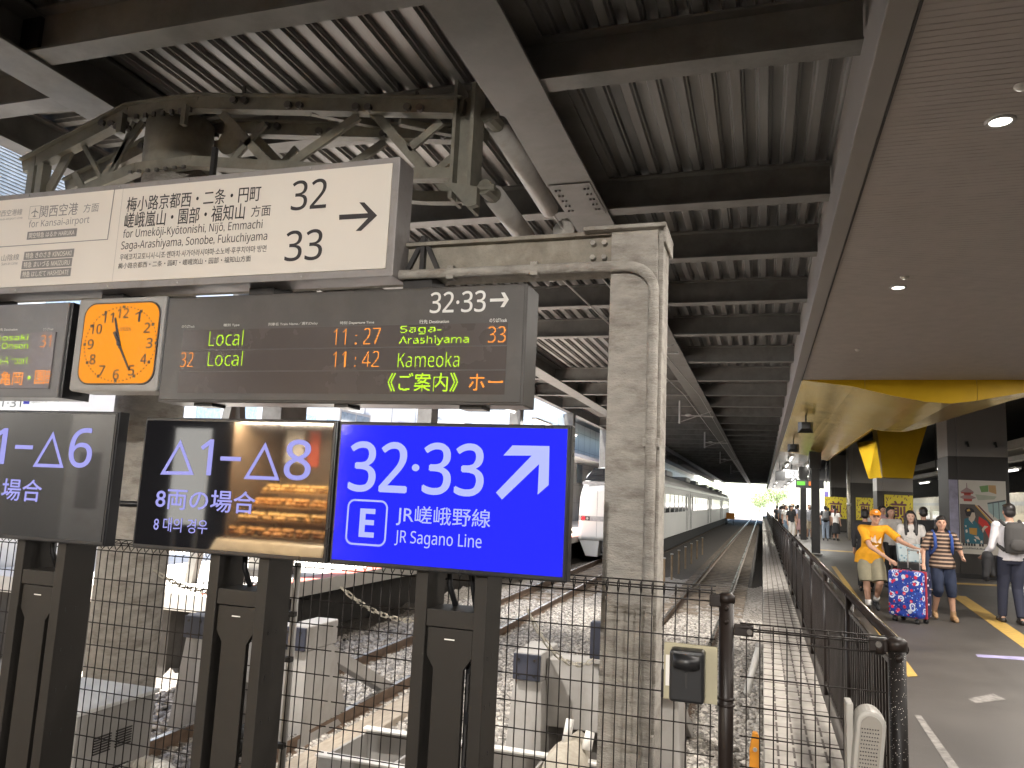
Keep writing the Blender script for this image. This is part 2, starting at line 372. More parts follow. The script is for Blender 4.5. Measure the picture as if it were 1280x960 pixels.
# ------------------------------------------------------------------ railway tracks
def rail_profile(): return [(-.065, 0), (.065, 0), (.065, .012), (.012, .03), (.012, .105), (.034, .115), (.034, .15), (-.034, .15), (-.034, .115), (-.012, .105), (-.012, .03), (-.065, .012)]
def track(label, cx, y0, y1, steps, zt=-.88):
    t = thing('railway_track', label, 'railway track', (cx(y0), y0, zt-.15), group='tracks running away under the roof')
    ysr = [y0+(y1-y0)*i/steps for i in range(steps+1)]
    for s in (-1, 1):
        off = s*(.5335+.034); prof = rail_profile()
        k = MB(); k.loft([[(cx(y)+off+a, y, zt-.15+b-.001) for a, b in prof] for y in ysr]); r = k.build('rail', M_rail, t)
        k = MB()
        for i in range(steps): k.quad((cx(ysr[i])+off-.028, ysr[i], zt+.002), (cx(ysr[i])+off+.028, ysr[i], zt+.002), (cx(ysr[i+1])+off+.028, ysr[i+1], zt+.002), (cx(ysr[i+1])+off-.028, ysr[i+1], zt+.002))
        k.build('running_surface', M_railtop, r, fix=False)
    i = 0; y = y0+.25; far = MB()
    while y < min(y1, 120):
        a = random.uniform(-.02, .02); x = cx(y)
        if i < 60:
            k = MB(); k.bar((x-1.0, y-a, zt-.21), (x+1.0, y+a, zt-.21), .2, .12); k.build('sleeper', M_sleeper, t, bevel=.012)
        else: far.box(x-1, x+1, y-.1, y+.1, zt-.27, zt-.15)
        i += 1; y += .62
    o = far.build('sleepers', M_sleeper, t); o['kind'] = 'stuff'
track('single clear track on the right beside the pale platform edge', lambda y: -1.45, 5.4, 260, 2)
def cx2(y): return -4.98-.033*(min(y, 32)-7) if y > 7 else -4.98
track('track on the left with the white train standing on it', cx2, 6.0, 242, 118)
# timber walkway board beside the left track
k = MB(); k.bar((-4.02, 5.6, -1.0), (-4.12, 10.4, -1.0), .32, .1); tag(k.build('walkway_board', mat('pale_timber', (.40, .34, .27), .8, 0, .2, 5, bump=.4, bscale=30, stretch=(6, 1, 1)), bevel=.01), 'pale weathered timber board lying on the ballast beside the left track', 'board')

# ------------------------------------------------------------------ station roof over the tracks
RB = 5.3
roof = thing('station_roof', 'dark steel roof of corrugated decking on grey beams above the tracks', 'roof', (-2, 5, RB))
def deck(x0, x1, y0, y1, z, per, along='y'):
    d = MB(); prof = []
    a, bnd = (x0, x1) if along == 'y' else (y0, y1)
    u = a; k = per
    while u < bnd:
        prof += [(u, 0), (u+.28*k, 0), (u+.34*k, .035), (u+.40*k, .035), (u+.44*k, .085), (u+.80*k, .085), (u+.84*k, .035), (u+.90*k, .035), (u+.96*k, 0)]; u += k
    for i in range(len(prof)-1):
        (u0, h0), (u1, h1) = prof[i], prof[i+1]
        if u1-u0 < 1e-6: continue
        if along == 'y': d.quad((u0, y0, z+h0), (u1, y0, z+h1), (u1, y1, z+h1), (u0, y1, z+h0))
        else: d.quad((x0, u0, z+h0), (x1, u0, z+h0), (x1, u1, z+h1), (x0, u1, z+h1))
    return d
deck(-6.5, .9, 1.0, 146, RB+.47, .27).build('roof_deck', M_deck, roof, fix=False)
deck(-8.38, -6.5, 1.0, 146, RB+.47, .30, 'x').build('roof_deck', M_deck, roof, fix=False)
k = MB(); k.box(-8.4, 1.2, .9, 146.2, RB+.6, RB+.72); k.build('roof_covering', M_beam, roof)
def ibeam_x(x0, x1, y, z, h=.42, w=.24, t=.022):
    k = MB(); k.box(x0, x1, y-w/2, y+w/2, z, z+t); k.box(x0, x1, y-.012, y+.012, z+t, z+h-t); k.box(x0, x1, y-w/2, y+w/2, z+h-t, z+h); return k
def ibeam_y(x, y0, y1, z, h=.46, w=.56, t=.03):
    k = MB(); k.box(x-w/2, x+w/2, y0, y1, z, z+t); k.box(x-.02, x+.02, y0, y1, z+t, z+h-t); k.box(x-w/2, x+w/2, y0, y1, z+h-t, z+h); return k
G1, G2 = -2.2, -6.52
yb = [1.6, 6.42, 9.70, 11.95, 14.74, 17.6, 21.16]
while yb[-1] < 140: yb.append(yb[-1]+3.3)
gd = ibeam_y(G1, 1.0, 145, RB).build('longitudinal_girder', M_beam, roof, bevel=.004)
ibeam_y(G2, 1.0, 145, RB-.002, w=.5).build('longitudinal_girder', M_beam, roof, bevel=.004)
ibeam_y(-8.25, 1.0, 145, RB+.01, w=.26).build('longitudinal_girder', M_beam, roof)
for i, y in enumerate(yb):
    z = RB+(.03 if i else .03)
    ibeam_x(G1+.03, .78, y, z, .43).build('cross_beam', M_beam, roof)
for y in [1.9, 4.93, 7.05, 9.70, 11.95, 14.74, 17.6]+yb[7:]: ibeam_x(G2+.03, G1-.03, y, RB+.034, .43).build('cross_beam', M_beam, roof)
for y in [2.6, 5.65, 8.4, 11.2, 14.0, 17, 20, 24, 28, 32, 40, 48, 56, 64, 72, 80]: ibeam_x(-8.13, G2-.03, y, RB+.036, .42).build('cross_beam', M_beam, roof)
# bolted splices on the flange of the main girder
for yy in (9.2, 4.2):
    s = MB(); s.box(G1-.25, G1+.25, yy-.62, yy+.42, RB-.014, RB-.001); sp = s.build('splice_plate', M_beam, gd)
    s = MB()
    for r in range(5):
        for c in (-.20, -.155, .155, .20):
            s.tube([(G1+c, yy-.46+r*.17, RB-.034), (G1+c, yy-.46+r*.17, RB-.012)], .014, 6)
    s.each('bolt', M_bolt, gd)
for (x, y, sx) in ((G2+.03, 4.93, 1), (G2+.03, 7.05, 1), (G1-.03, 4.93, -1)):
    s = MB(); s.box(min(x, x+sx*.22), max(x, x+sx*.22), y-.05, y+.05, RB+.06, RB+.42)
    for r in range(4): s.tube([(x+sx*.1, y-.065, RB+.12+r*.075), (x+sx*.1, y+.065, RB+.12+r*.075)], .016, 6)
    s.build('end_plate', M_dark, roof)
# dark columns carrying the left edge of the roof
for y, wd, lab in ((12.1, .8, 'wide dark column under the left roof edge behind the departure board'), (18.4, .42, 'slim dark column under the left roof edge above the blue screen'),
                   (26, .42, None), (34, .42, None), (42, .42, None), (52, .42, None), (64, .42, None)):
    t = thing('roof_column', lab or 'dark steel roof column standing on the left platform far down the line', 'column', (-8.25, y, 0), group='columns on the left platform')
    k = MB(); k.box(-8.25-.2, -8.25+.2, y-wd*.5, y+wd*.5, 0, RB-.0); k.build('shaft', M_beam, t, bevel=.01)
    k = MB(); k.box(-8.5, -8.0, y-wd*.5-.06, y+wd*.5+.06, 0, .12); k.build('base_plate', M_dark, t)
t = thing('brace_frame', 'dark A shaped steel brace behind the departure board', 'brace', (-8.25, 10.6, 0))
k = MB(); k.bar((-8.5, 10.35, 0), (-8.2, 10.62, 3.3), .14, .14); k.each('leg', M_beam, t)
k = MB(); k.bar((-8.0, 10.95, 0), (-8.2, 10.64, 3.3), .14, .14); k.each('leg', M_beam, t)
k = MB(); k.box(-8.35, -8.05, 10.5, 10.76, 3.3, RB); k.build('head_post', M_beam, t)

# ------------------------------------------------------------------ white station building on the left
t = thing('station_building', 'white panelled station building along the left platform', 'building', (-12.1, 30, 0))
k = MB()
for y0, y1, z0, z1 in ((-10.3, 8.5, -1.2, 7.4), (8.5, 12.2, -1.2, 4.3), (8.5, 12.2, 5.6, 7.4), (12.2, 13.5, -1.2, 7.4), (13.5, 22, -1.2, -.05), (13.5, 22, 4.9, 7.4), (22, 150, -1.2, 7.4)): k.box(-12.6, -12.1, y0, y1, z0, z1)
wall = k.build('wall', M_white, t)
k = MB()
for i in range(68): y = 22.1+i*1.9; k.box(-12.1, -12.092, y-.012, y+.012, 0, 7.4)
for z in (1.2, 2.4, 3.6, 4.8, 6.0): k.box(-12.1, -12.094, 22, 150, z-.01, z+.01)
k.build('panel_joints', mat('joint_grey', (.3, .3, .3), .7), wall)
k = MB()
for j in range(28): z = 5.66+j*.06; k.box(-12.1, -12.06, -6, 13.4, z, z+.03)
k.build('ribbed_cladding', mat('cladding', (.42, .41, .40), .6), t)
for y in (20.5, 24.5, 30, 36, 44, 52):
    k = MB(); k.box(-12.09, -12.05, y, y+1.9, 2.5, 3.9); wn = k.build('window', M_gpaint, t)
    k = MB(); k.box(-12.05, -12.04, y+.08, y+.92, 2.58, 3.82); k.box(-12.05, -12.04, y+.98, y+1.82, 2.58, 3.82); k.each('pane', mat('window_glass', (.22, .27, .32), .08), wn)
k = MB(); k.box(-12.1, -10.2, 26, 120, 3.9, 4.1); k.build('canopy', M_white, t)
k = MB()
for i in range(14): y = 27+i*4; k.bar((-12.05, y, 4.4), (-10.3, y, 4.0), .08, .08)
k.each('canopy_strut', M_gpaint, t)
k = MB(); k.box(-12.7, -8.42, 48, 150, 6.6, 6.8); k.build('sky_block_roof', M_beam, t)  # unseen roof added to keep sky light off the far tracks
t = thing('office_block', 'white office block with small windows seen through the opening in the left wall', 'building', (-30, 30, -1))
k = MB(); k.box(-34, -30, 5, 60, -1.2, 22); ow = k.build('wall', M_white, t)
for i in range(9):
    for j in range(5):
        k = MB(); k.box(-30, -29.95, 22+i*3.4, 24+i*3.4, 1.5+j*3.1, 3.3+j*3.1); k.build('window', mat('pale_glass', (.35, .42, .48), .15), t)
# small white hanging sign of the next platform
t = thing('hanging_sign', 'small white hanging sign with a blue line symbol below the left departure board', 'sign', (-11.4, 9.5, 2.45))
k = MB(); k.box(-11.95, -10.78, 9.5, 9.6, 2.59, 2.79); k.build('panel', emit('sign_white', (1, .99, .95), 1.0), t)
M_ink = mat('sign_ink', (.035, .03, .03), .6, 0, .1, 5)
M_bluei = mat('blue_ink', (.10, .10, .55), .5)
text('@1·31', -11.9, -11.45, 2.63, 2.76, 9.496, M_ink, t); k = MB(); k.box(-11.40, -11.28, 9.49, 9.499, 2.68, 2.76); k.build('line_symbol', M_bluei, t)
text('@Sagano(San-in) Line', -11.24, -10.9, 2.69, 2.74, 9.496, M_ink, t)

# ------------------------------------------------------------------ concourse shell on the right and behind the viewer
CE = 3.8
k = MB(); k.box(.66, 16, -10, 14.3, CE, CE+.15); struct(k.build('concourse_ceiling', M_ceil))
k = MB()
for i in range(420): y = -8+i*.053; k.box(.67, 16, y, y+.008, CE-.0015, CE+.01)
tag(k.build('ceiling_grooves', mat('ceiling_groove', (.36, .326, .30), .5)), 'fine parallel ribs running across the brown concourse ceiling', 'ceiling ribs', kind='stuff')
t = thing('ceiling_edge_trim', 'grey box trim along the edge of the brown concourse ceiling', 'trim', (.6, 10, CE))
k = MB(); k.box(.515, .645, -9, 112, CE-.02, CE+.30); k.build('trim_box', M_trim, t, bevel=.006)
k = MB(); k.box(.648, .662, -9, 14.3, CE-.012, CE+.02); k.build('shadow_gap', M_dark, t)
k = MB(); k.box(.80, .86, 1.0, 140, CE+.05, RB+.55); k.build('fascia', M_trim, t)
k = MB(); k.box(-14, .5, -10, .9, 4.45, 4.7); k.box(.5, 16, -10.2, -10, -.5, 6); struct(k.build('back_ceiling', mat('pale_ceiling', (.45, .43, .40), .7)))
k = MB(); k.box(-14, 16, -10.3, -10.05, 0, 4.8); struct(k.build('back_wall', mat('back_wall_paint', (.06, .058, .055), .5, 0, .1, 1)))
k = MB(); k.box(-14, .5, .5, .9, 4.7, 6.2); struct(k.build('back_fascia', M_trim))
k = MB(); k.box(15.9, 16.1, -10, 140, -1, 7.5); struct(k.build('far_side_wall', mat('dim_wall', (.10, .095, .09), .8)))
k = MB(); k.box(6.6, 16.2, 14.3, 140, 6.0, 6.2); struct(k.build('side_roof', mat('dim_roof', (.035, .033, .03), .8)))
k = MB(); k.box(.86, 16, 14.3, 140, 6.9, 7.0); struct(k.build('upper_roof', mat('dim_roof', (.035, .033, .03), .8)))

k = MB(); k.box(.86, 16, -10.3, 14.3, 6.9, 7.0); k.box(.87, .95, -10.3, 140, 5.9, 6.9); k.box(.95, 16, -10.35, -10.3, 4.8, 6.9); struct(k.build('concourse_roof', mat('dim_roof', (.035, .033, .03), .8)))
# downlights in the concourse ceilings (the two nearest ones are in view)
def area(name, loc, size, watts, col=(1, .93, .85), parent=None, rot=None):
    l = bpy.data.lights.new(name, 'AREA'); l.shape = 'DISK'; l.size = size; l.energy = watts; l.color = col
    o = bpy.data.objects.new(name, l); COL.objects.link(o); o.location = loc
    if rot: o.rotation_euler = rot
    if parent: o.parent = parent; o.matrix_parent_inverse = Matrix.Translation(-Vector(parent.location))
    return o
def downlight(x, y, z, watts, label, group='downlights in the concourse ceilings'):
    t = thing('downlight', label, 'ceiling light', (x, y, z), group=group)
    k = MB(); k.tube([(x, y, z-.012), (x, y, z+.05)], .075, 24, False); ring = MB()
    n = 24
    ri = [[(x+r*math.cos(2*math.pi*j/n), y+r*math.sin(2*math.pi*j/n), zz) for j in range(n)] for r, zz in ((.055, z-.004), (.058, z-.012), (.078, z-.010), (.08, z-.002))]
    ring.loft(ri, False).build('rim', M_steel, t, True, fix=False)
    k = MB(); k.disc((x, y, z-.006), .055, 20, 'z', .002); k.build('lens', M_lampw, t)
    area('downlight_lamp', (x, y, z-.02), .11, watts, parent=t)
    return t
downlight(1.27, 4.72, CE, 13, 'bright glaring downlight nearest in the brown concourse ceiling')
downlight(1.277, 8.25, CE, 16, 'downlight farther along the brown ceiling, before the yellow bulkhead')
for x, y, wt in ((3, 1.2, 7), (3, -2.3, 7), (3, 4.72, 7), (3, 8.25, 7), (4.6, 1.2, 14), (4.6, 4.72, 14), (4.6, 8.25, 20), (4.6, 11.8, 34), (8, 4.7, 20), (8, 11.8, 20)):
    downlight(x, y, CE, wt, 'downlight of the brown concourse ceiling outside the picture')
for i, (x, y, s) in enumerate(((1.27, 4.33, .04), (1.277, 7.88, .04), (1.25, 11.5, .035))):
    lab = ('white round detector beside the glaring nearest downlight', 'white round detector beside the farther downlight', 'lone small white detector near the yellow bulkhead')[i]
    k = MB(); k.ell((x, y, CE), (s, s, .03)); tag(k.build('ceiling_detector', M_wpaint, smooth=True), lab, 'detector', 'detectors on the brown ceiling')
for x in (-6.2, -3.4, -.8):
    for y in (-1.6, -4.6):
        t = thing('square_ceiling_lamp', 'square lamp of the ceiling behind the viewer', 'ceiling light', (x, y, 4.44), group='square lamps behind the viewer')
        k = MB(); k.box(x-.16, x+.16, y-.16, y+.16, 4.40, 4.449); k.build('housing', M_wpaint, t); k = MB(); k.box(x-.13, x+.13, y-.13, y+.13, 4.392, 4.4); k.build('lens', M_lampw, t)
        area('square_lamp_light', (x, y, 4.38), .26, 7, (1, .95, .89), parent=t)

def added_floodlight(loc, aim, watts, size, cone, label):  # unseen lamps added to light the ballast, pillar and signs
    t = thing('added_floodlight', label, 'added_floodlight', loc); L = Vector(loc); d = (Vector(aim)-L).normalized()
    k = MB(); k.tube([L-d*.16, L-d*.02, L], [.05, size*.62, size*.66], 20); k.build('housing', M_dark, t, True)
    k = MB(); k.tube([L+d*.001, L+d*.004], size*.55, 20); k.build('lens', M_lampw, t)
    k = MB(); k.bar(L-d*.1, L-d*.1+Vector((0, 0, .35)), .04, .04); k.build('bracket', M_dark, t)
    l = bpy.data.lights.new('added_flood_lamp', 'SPOT'); l.energy = watts; l.color = (1, .95, .89); l.spot_size = R(cone); l.spot_blend = .5; l.shadow_soft_size = size*.5
    o = bpy.data.objects.new('added_flood_lamp', l); COL.objects.link(o); o.location = L+d*.02; o.rotation_euler = (-d).to_track_quat('Z', 'Y').to_euler(); o.parent = t; o.matrix_parent_inverse = Matrix.Translation(-L)
added_floodlight((.1, -6.8, 4.05), (-2.0, 5, 1.6), 460, .16, 75, 'added flood lamp under the pale ceiling behind the viewer')
added_floodlight((-4.5, 5.35, 4.05), (-1.5, 10.5, -1.0), 290, .12, 84, 'added flood lamp on the lattice arch hidden behind the cream sign')
added_floodlight((-2.62, 16.0, 5.0), (-2.6, 20.5, -1.0), 400, .10, 100, 'added flood lamp under the roof beams hidden behind the beige pillar')
# yellow bulkhead and its glossy hull-shaped soffit
t = thing('yellow_bulkhead', 'yellow bulkhead with a sagging glossy soffit above the platform', 'bulkhead', (3, 14.3, CE))
prof = [(.66, CE), (1.46, 3.69), (2.1, 3.53), (2.6, 3.43), (2.95, 3.405), (3.3, 3.45), (3.7, 3.53), (4.1, 3.61), (5.2, 3.72), (6.6, CE)]
cuts = [.66, 1.66, 3.34, 5.0, 6.6]
def zc(x):
    for (a, b), (c, d) in zip(prof, prof[1:]):
        if a <= x <= c: return b+(d-b)*(x-a)/(c-a)
for a, b in zip(cuts, cuts[1:]):
    pts = [(a+.004, zc(a+.004))]+[q for q in prof if a+.01 < q[0] < b-.01]+[(b-.004, zc(b-.004)), (b-.004, CE+.1), (a+.004, CE+.1)]
    MB().prism(pts, 'y', 14.28, 14.32).build('front_panel', M_yellow, t)
M_pgrey0 = mat('column_cladding', (.27, .25, .235), .42, 0, .05, 1)
def hull(x0, x1, y0, y1, n_=30):
    k = MB()
    xs_ = [x0+(x1-x0)*i/n_ for i in range(n_+1)]
    for a, b in zip(xs_, xs_[1:]): k.quad((a, y0, zc(a)), (b, y0, zc(b)), (b, y1, zc(b)), (a, y1, zc(a)))
    return k
ye = lambda x: 19.6 if x < 3.2 else max(14.75, 19.6-(x-3.2)*4.4)
k = MB(); kb = MB(); xs_ = [.66+(6.6-.66)*i/36 for i in range(37)]
for a, b in zip(xs_, xs_[1:]):
    k.quad((a, 14.3, zc(a)), (b, 14.3, zc(b)), (b, ye(b), zc(b)), (a, ye(a), zc(a)))
    if a > 2.3: kb.quad((a, ye(a)+.01, zc(a)+.004), (b, ye(b)+.01, zc(b)+.004), (b, ye(b)+.01, 5.0), (a, ye(a)+.01, 5.0))
k.build('soffit', M_yellowm, t, True, fix=False); kb.build('rear_panel', M_pgrey0, t, fix=False)
hull(.66, 2.4, 19.6, 33, 12).build('side_soffit', M_yellowm, t, True, fix=False)
k = MB(); k.box(2.4, 2.46, 19.6, 33, 3.46, 5.0); k.build('side_panel', M_yellow, t)
k = MB(); k.box(.66, 2.6, 33, 112, CE-.002, CE+.1); k.build('rear_soffit', mat('pale_gloss', (.55, .50, .38), .22, .5, .06, 2), t)
k = MB()
for y in (16.0, 17.8, 21.6, 25.4, 29.2): k.box(.68, 2.38 if y > 19 else 3.2, y, y+.01, 3.36, 3.365)
SIGN =[
  ('梅小路京都西・二条・円町', -4.423, -3.275, 3.507, 3.621),
  ('嵯峨嵐山・園部・福知山', -4.426, -3.392, 3.382, 3.501),
  ('方面', -3.339, -3.183, 3.395, 3.475),
  ('@for Umekōji-Kyōtonishi, Nijō, Emmachi', -4.426, -3.238, 3.292, 3.374),
  ('@Saga-Arashiyama, Sonobe, Fukuchiyama', -4.43, -3.191, 3.205, 3.287),
  ('우메코지교토니시·니조·엔마치·사가아라시야마·소노베·후쿠치야마 방면', -4.43, -3.189, 3.141, 3.19),
  ('梅小路京都西・二条・圆町・嵯峨岚山・园部・福知山方面', -4.435, -3.306, 3.079, 3.123),
  ('@32', -3.025, -2.756, 3.418, 3.627),
  ('@33', -3.039, -2.758, 3.065, 3.276),
  ('関西空港', -5.255, -4.884, 3.52, 3.616),
  ('方面', -4.829, -4.685, 3.53, 3.599),
  ('@for Kansai-airport', -5.351, -4.759, 3.431, 3.504),
  ('関西空港線', -5.708, -5.436, 3.556, 3.608),
  ('@Kansai-airport Line', -5.699, -5.426, 3.52, 3.543),
  ('山陰線', -5.583, -5.404, 3.194, 3.245),
  ('@San-in Line', -5.574, -5.411, 3.16, 3.182),
]
BOXES =[
  ('関空特急 はるか @HARUKA', -5.352, -4.865, 3.357, 3.408),
  ('特急 きのさき @KINOSAKI', -5.356, -4.867, 3.197, 3.25),
  ('特急 まいづる @MAIZURU', -5.364, -4.874, 3.125, 3.179),
  ('特急 はしだて @HASHIDATE', -5.363, -4.873, 3.051, 3.104),
]
SARROW = [(-2.37, 3.34), (-2.47, 3.436), (-2.508, 3.439), (-2.438, 3.36), (-2.65, 3.364), (-2.647, 3.329), (-2.435, 3.328), (-2.519, 3.245), (-2.478, 3.243)]
SLINE = [(-4.555, 3.684), (-4.565, 3.31), (-5.615, 3.303), (-4.54, 3.67), (-4.498, 2.987)]
PLANE = [(-5.306, 3.567), (-5.346, 3.534), (-5.27, 3.606)]
LEDW =[
  ('@32·33', -1.958, -1.595, 2.683, 2.814),
  ('のりばTrack', -3.819, -3.712, 2.629, 2.651),
  ('種別 Type', -3.476, -3.348, 2.63, 2.652),
  ('列車名 Train Name／遅れDelay', -3.121, -2.745, 2.626, 2.65),
  ('時刻 Departure Time', -2.581, -2.338, 2.623, 2.646),
  ('行先 Destination', -2.025, -1.827, 2.617, 2.642),
  ('のりばTrack', -1.563, -1.453, 2.615, 2.64),
]
LARROW = [(-1.567, 2.75), (-1.45, 2.755), (-1.499, 2.795)]
LSCR = [(-3.816, 2.621), (-1.457, 2.607), (-1.438, 2.173), (-3.788, 2.194)]
LEDG =[
  ('@Local', -3.58, -3.307, 2.501, 2.606),
  ('@Local', -3.572, -3.297, 2.362, 2.463),
  ('@Saga-', -2.151, -1.873, 2.55, 2.606),
  ('@Arashiyama', -2.153, -1.689, 2.48, 2.54),
  ('@Kameoka', -2.153, -1.744, 2.345, 2.439),
  ('《ご案内》', -2.213, -1.744, 2.194, 2.308),
]
LEDO =[
  ('@11 : 27', -2.621, -2.287, 2.493, 2.597),
  ('@11 : 42', -2.612, -2.282, 2.348, 2.448),
  ('@32', -3.798, -3.692, 2.357, 2.457),
  ('@33', -1.566, -1.456, 2.491, 2.588),
  ('ホー', -1.674, -1.459, 2.201, 2.302),
]
LL =[
  ('@Kinosaki', -5.622, -5.206, 2.569, 2.615),
  ('@Onsen', -5.456, -5.195, 2.505, 2.551),
  ('@Kansai-Airport', -5.652, -5.174, 2.369, 2.448),
  ('・', -5.16, -5.129, 2.273, 2.297),
]
LLO =[
  ('@31', -5.079, -4.981, 2.513, 2.603),
  ('亀岡', -5.426, -5.206, 2.23, 2.332),
  ('園', -5.09, -4.991, 2.238, 2.339),
  ('咅', -4.988, -4.942, 2.242, 2.343),
]
LLW =[
  ('行先 Destination', -5.536, -5.335, 2.645, 2.667),
  ('のりばTrack', -5.083, -4.983, 2.64, 2.661),
]
LLSCR = [(-4.968, 2.622), (-4.932, 2.211)]
CLK = [(-4.74, 2.834), (-4.024, 2.811), (-4.646, 2.237), (-3.947, 2.237), (-4.305, 2.521), (-4.34, 2.757), (-4.03, 2.517), (-4.384, 2.686), (-4.174, 2.355), (-4.289, 2.62)]
BLUE =[
  ('@32', -1.696, -1.426, 1.583, 1.793),
  ('@33', -1.348, -1.085, 1.585, 1.795),
  ('@·', -1.404, -1.369, 1.676, 1.706),
  ('%E', -1.631, -1.56, 1.391, 1.51),
  ('JR嵯峨野線', -1.46, -1.043, 1.449, 1.533),
  ('@JR Sagano Line', -1.462, -1.076, 1.363, 1.43),
]
BARROW = [(-0.964, 1.795), (-0.809, 1.796), (-0.806, 1.642), (-0.85, 1.602), (-0.849, 1.723), (-0.998, 1.576), (-1.025, 1.603), (-0.881, 1.756), (-1.001, 1.753)]
EBOX = [(-1.694, 1.542), (-1.508, 1.544), (-1.504, 1.362), (-1.686, 1.357)]
MID =[
  ('@1', -2.48, -2.414, 1.623, 1.785),
  ('@8', -2.024, -1.892, 1.618, 1.794),
  ('8両の場合', -2.705, -2.16, 1.458, 1.556),
  ('8 대의 경우', -2.702, -2.402, 1.355, 1.42),
]
MT1 = [(-2.601, 1.782), (-2.697, 1.615), (-2.506, 1.62), (-2.366, 1.708), (-2.253, 1.694)]
MT2 = [(-2.134, 1.781), (-2.232, 1.612), (-2.043, 1.612)]
LFT =[
  ('@6', -3.262, -3.12, 1.632, 1.824),
  ('@1', -3.775, -3.682, 1.634, 1.814),
  ('6両の場合', -4.006, -3.407, 1.453, 1.561),
]
LT1 = [(-3.38, 1.806), (-3.486, 1.625), (-3.285, 1.626), (-3.621, 1.73), (-3.501, 1.712)]

# ------------------------------------------------------------------ front pillar with beam, pipe and cap
t = thing('support_pillar', 'rough beige painted steel pillar with a pipe down its side in front of the tracks', 'pillar', (-.71, 4.6, -1.1))
k = MB(); k.box(-.865, -.585, 4.45, 4.75, -1.2, 3.19); k.build('shaft', M_pillar, t, bevel=.008)
k = MB(); k.box(-.585, -.555, 4.47, 4.73, -1.2, 3.19); k.build('flange', M_pillar, t, bevel=.004)
k = MB(); k.box(-1.03, -.535, 4.40, 4.80, 3.19, 3.215); k.box(-.553, -.535, 4.42, 4.78, 3.10, 3.19); k.build('cap_plate', M_pillar, t, bevel=.006)
pts = [(-.60, 4.415, -1.1), (-.60, 4.415, 2.80)]+[(-.60-.16*(1-math.cos(R(a))), 4.415, 2.80+.16*math.sin(R(a))) for a in (20, 40, 60, 80, 90)]+[(-.95, 4.415, 2.965), (-2.2, 4.415, 2.97), (-2.9, 4.415, 2.97)]
k = MB(); k.tube(pts, .032, 12); pp = k.build('conduit_pipe', M_pillar, t, True)
k = MB()
for z in (.3, 1.9): k.box(-.645, -.555, 4.40, 4.452, z, z+.05)
for x in (-1.35, -1.9): k.box(x, x+.045, 4.39, 4.455, 2.925, 3.01)
k.each('clip', M_pillar, pp)
M_dusty = mat('dusty_beam', (.27, .245, .20), .8, 0, .25, 9, bump=.8, bscale=60, dirt=(.14, .10, .07), dscale=5, damt=.6)
t = thing('sign_beam', 'dusty steel channel beam running left from the pillar behind the signs', 'beam', (-4, 4.6, 3.1))
k = MB(); k.box(-9.5, -.87, 4.52, 4.56, 2.985, 3.18); k.box(-9.5, -.87, 4.47, 4.68, 3.18, 3.205); k.box(-9.5, -.87, 4.47, 4.68, 2.965, 2.985); k.build('channel', M_dusty, t, bevel=.003)
k = MB(); k.box(-1.03, -.866, 4.50, 4.519, 3.0, 3.17); pl = k.build('gusset_plate', M_dusty, t)
k = MB()
for x in (-.98, -.91):
    for z in (3.04, 3.13): k.tube([(x, 4.455, z), (x, 4.50, z)], .017, 6)
k.each('bolt', M_pillar, pl)
k = MB()
for x in (-2.12, -3.3, -4.6, -5.9):
    k.bar((x-.12, 4.5, 3.0), (x, 4.5, 3.24), .02, .03); k.bar((x+.12, 4.5, 3.0), (x, 4.5, 3.24), .02, .03); k.bar((x, 4.5, 2.84), (x, 4.5, 3.25), .03, .04)
    k.box(x-.1, x+.1, 4.44, 4.66, 2.80, 2.965)
k.each('hanger_bracket', M_dark, t)
# round pole hanging below the clock line
t = thing('round_column', 'round grey painted column on the left carrying the old lattice frame', 'column', (-5.58, 5.98, -1.1))
k = MB(); k.tube([(-5.58, 5.98, -1.2), (-5.58, 5.98, 4.95)], .305, 36); k.build('shaft', M_pillar, t, True)
k = MB(); k.tube([(-5.58, 5.98, 4.62), (-5.58, 5.98, 5.14)], .32, 36); k.build('head_sleeve', M_truss, t, True)
k = MB(); k.bar((-5.95, 5.6, 4.9), (-5.95, 5.6, 5.1), .06, .06); k.bar((-5.2, 5.6, 4.9), (-5.2, 5.6, 5.1), .05, .05); k.tube([(-5.0, 6.0, 4.9), (-5.0, 6.1, 4.9)], .13, 18); k.each('fitting', M_truss, t)
k = MB(); k.tube([(-5.58, 5.98, 1.33), (-5.58, 5.98, 1.38)], .318, 36); k.build('strap', M_black, t, True)

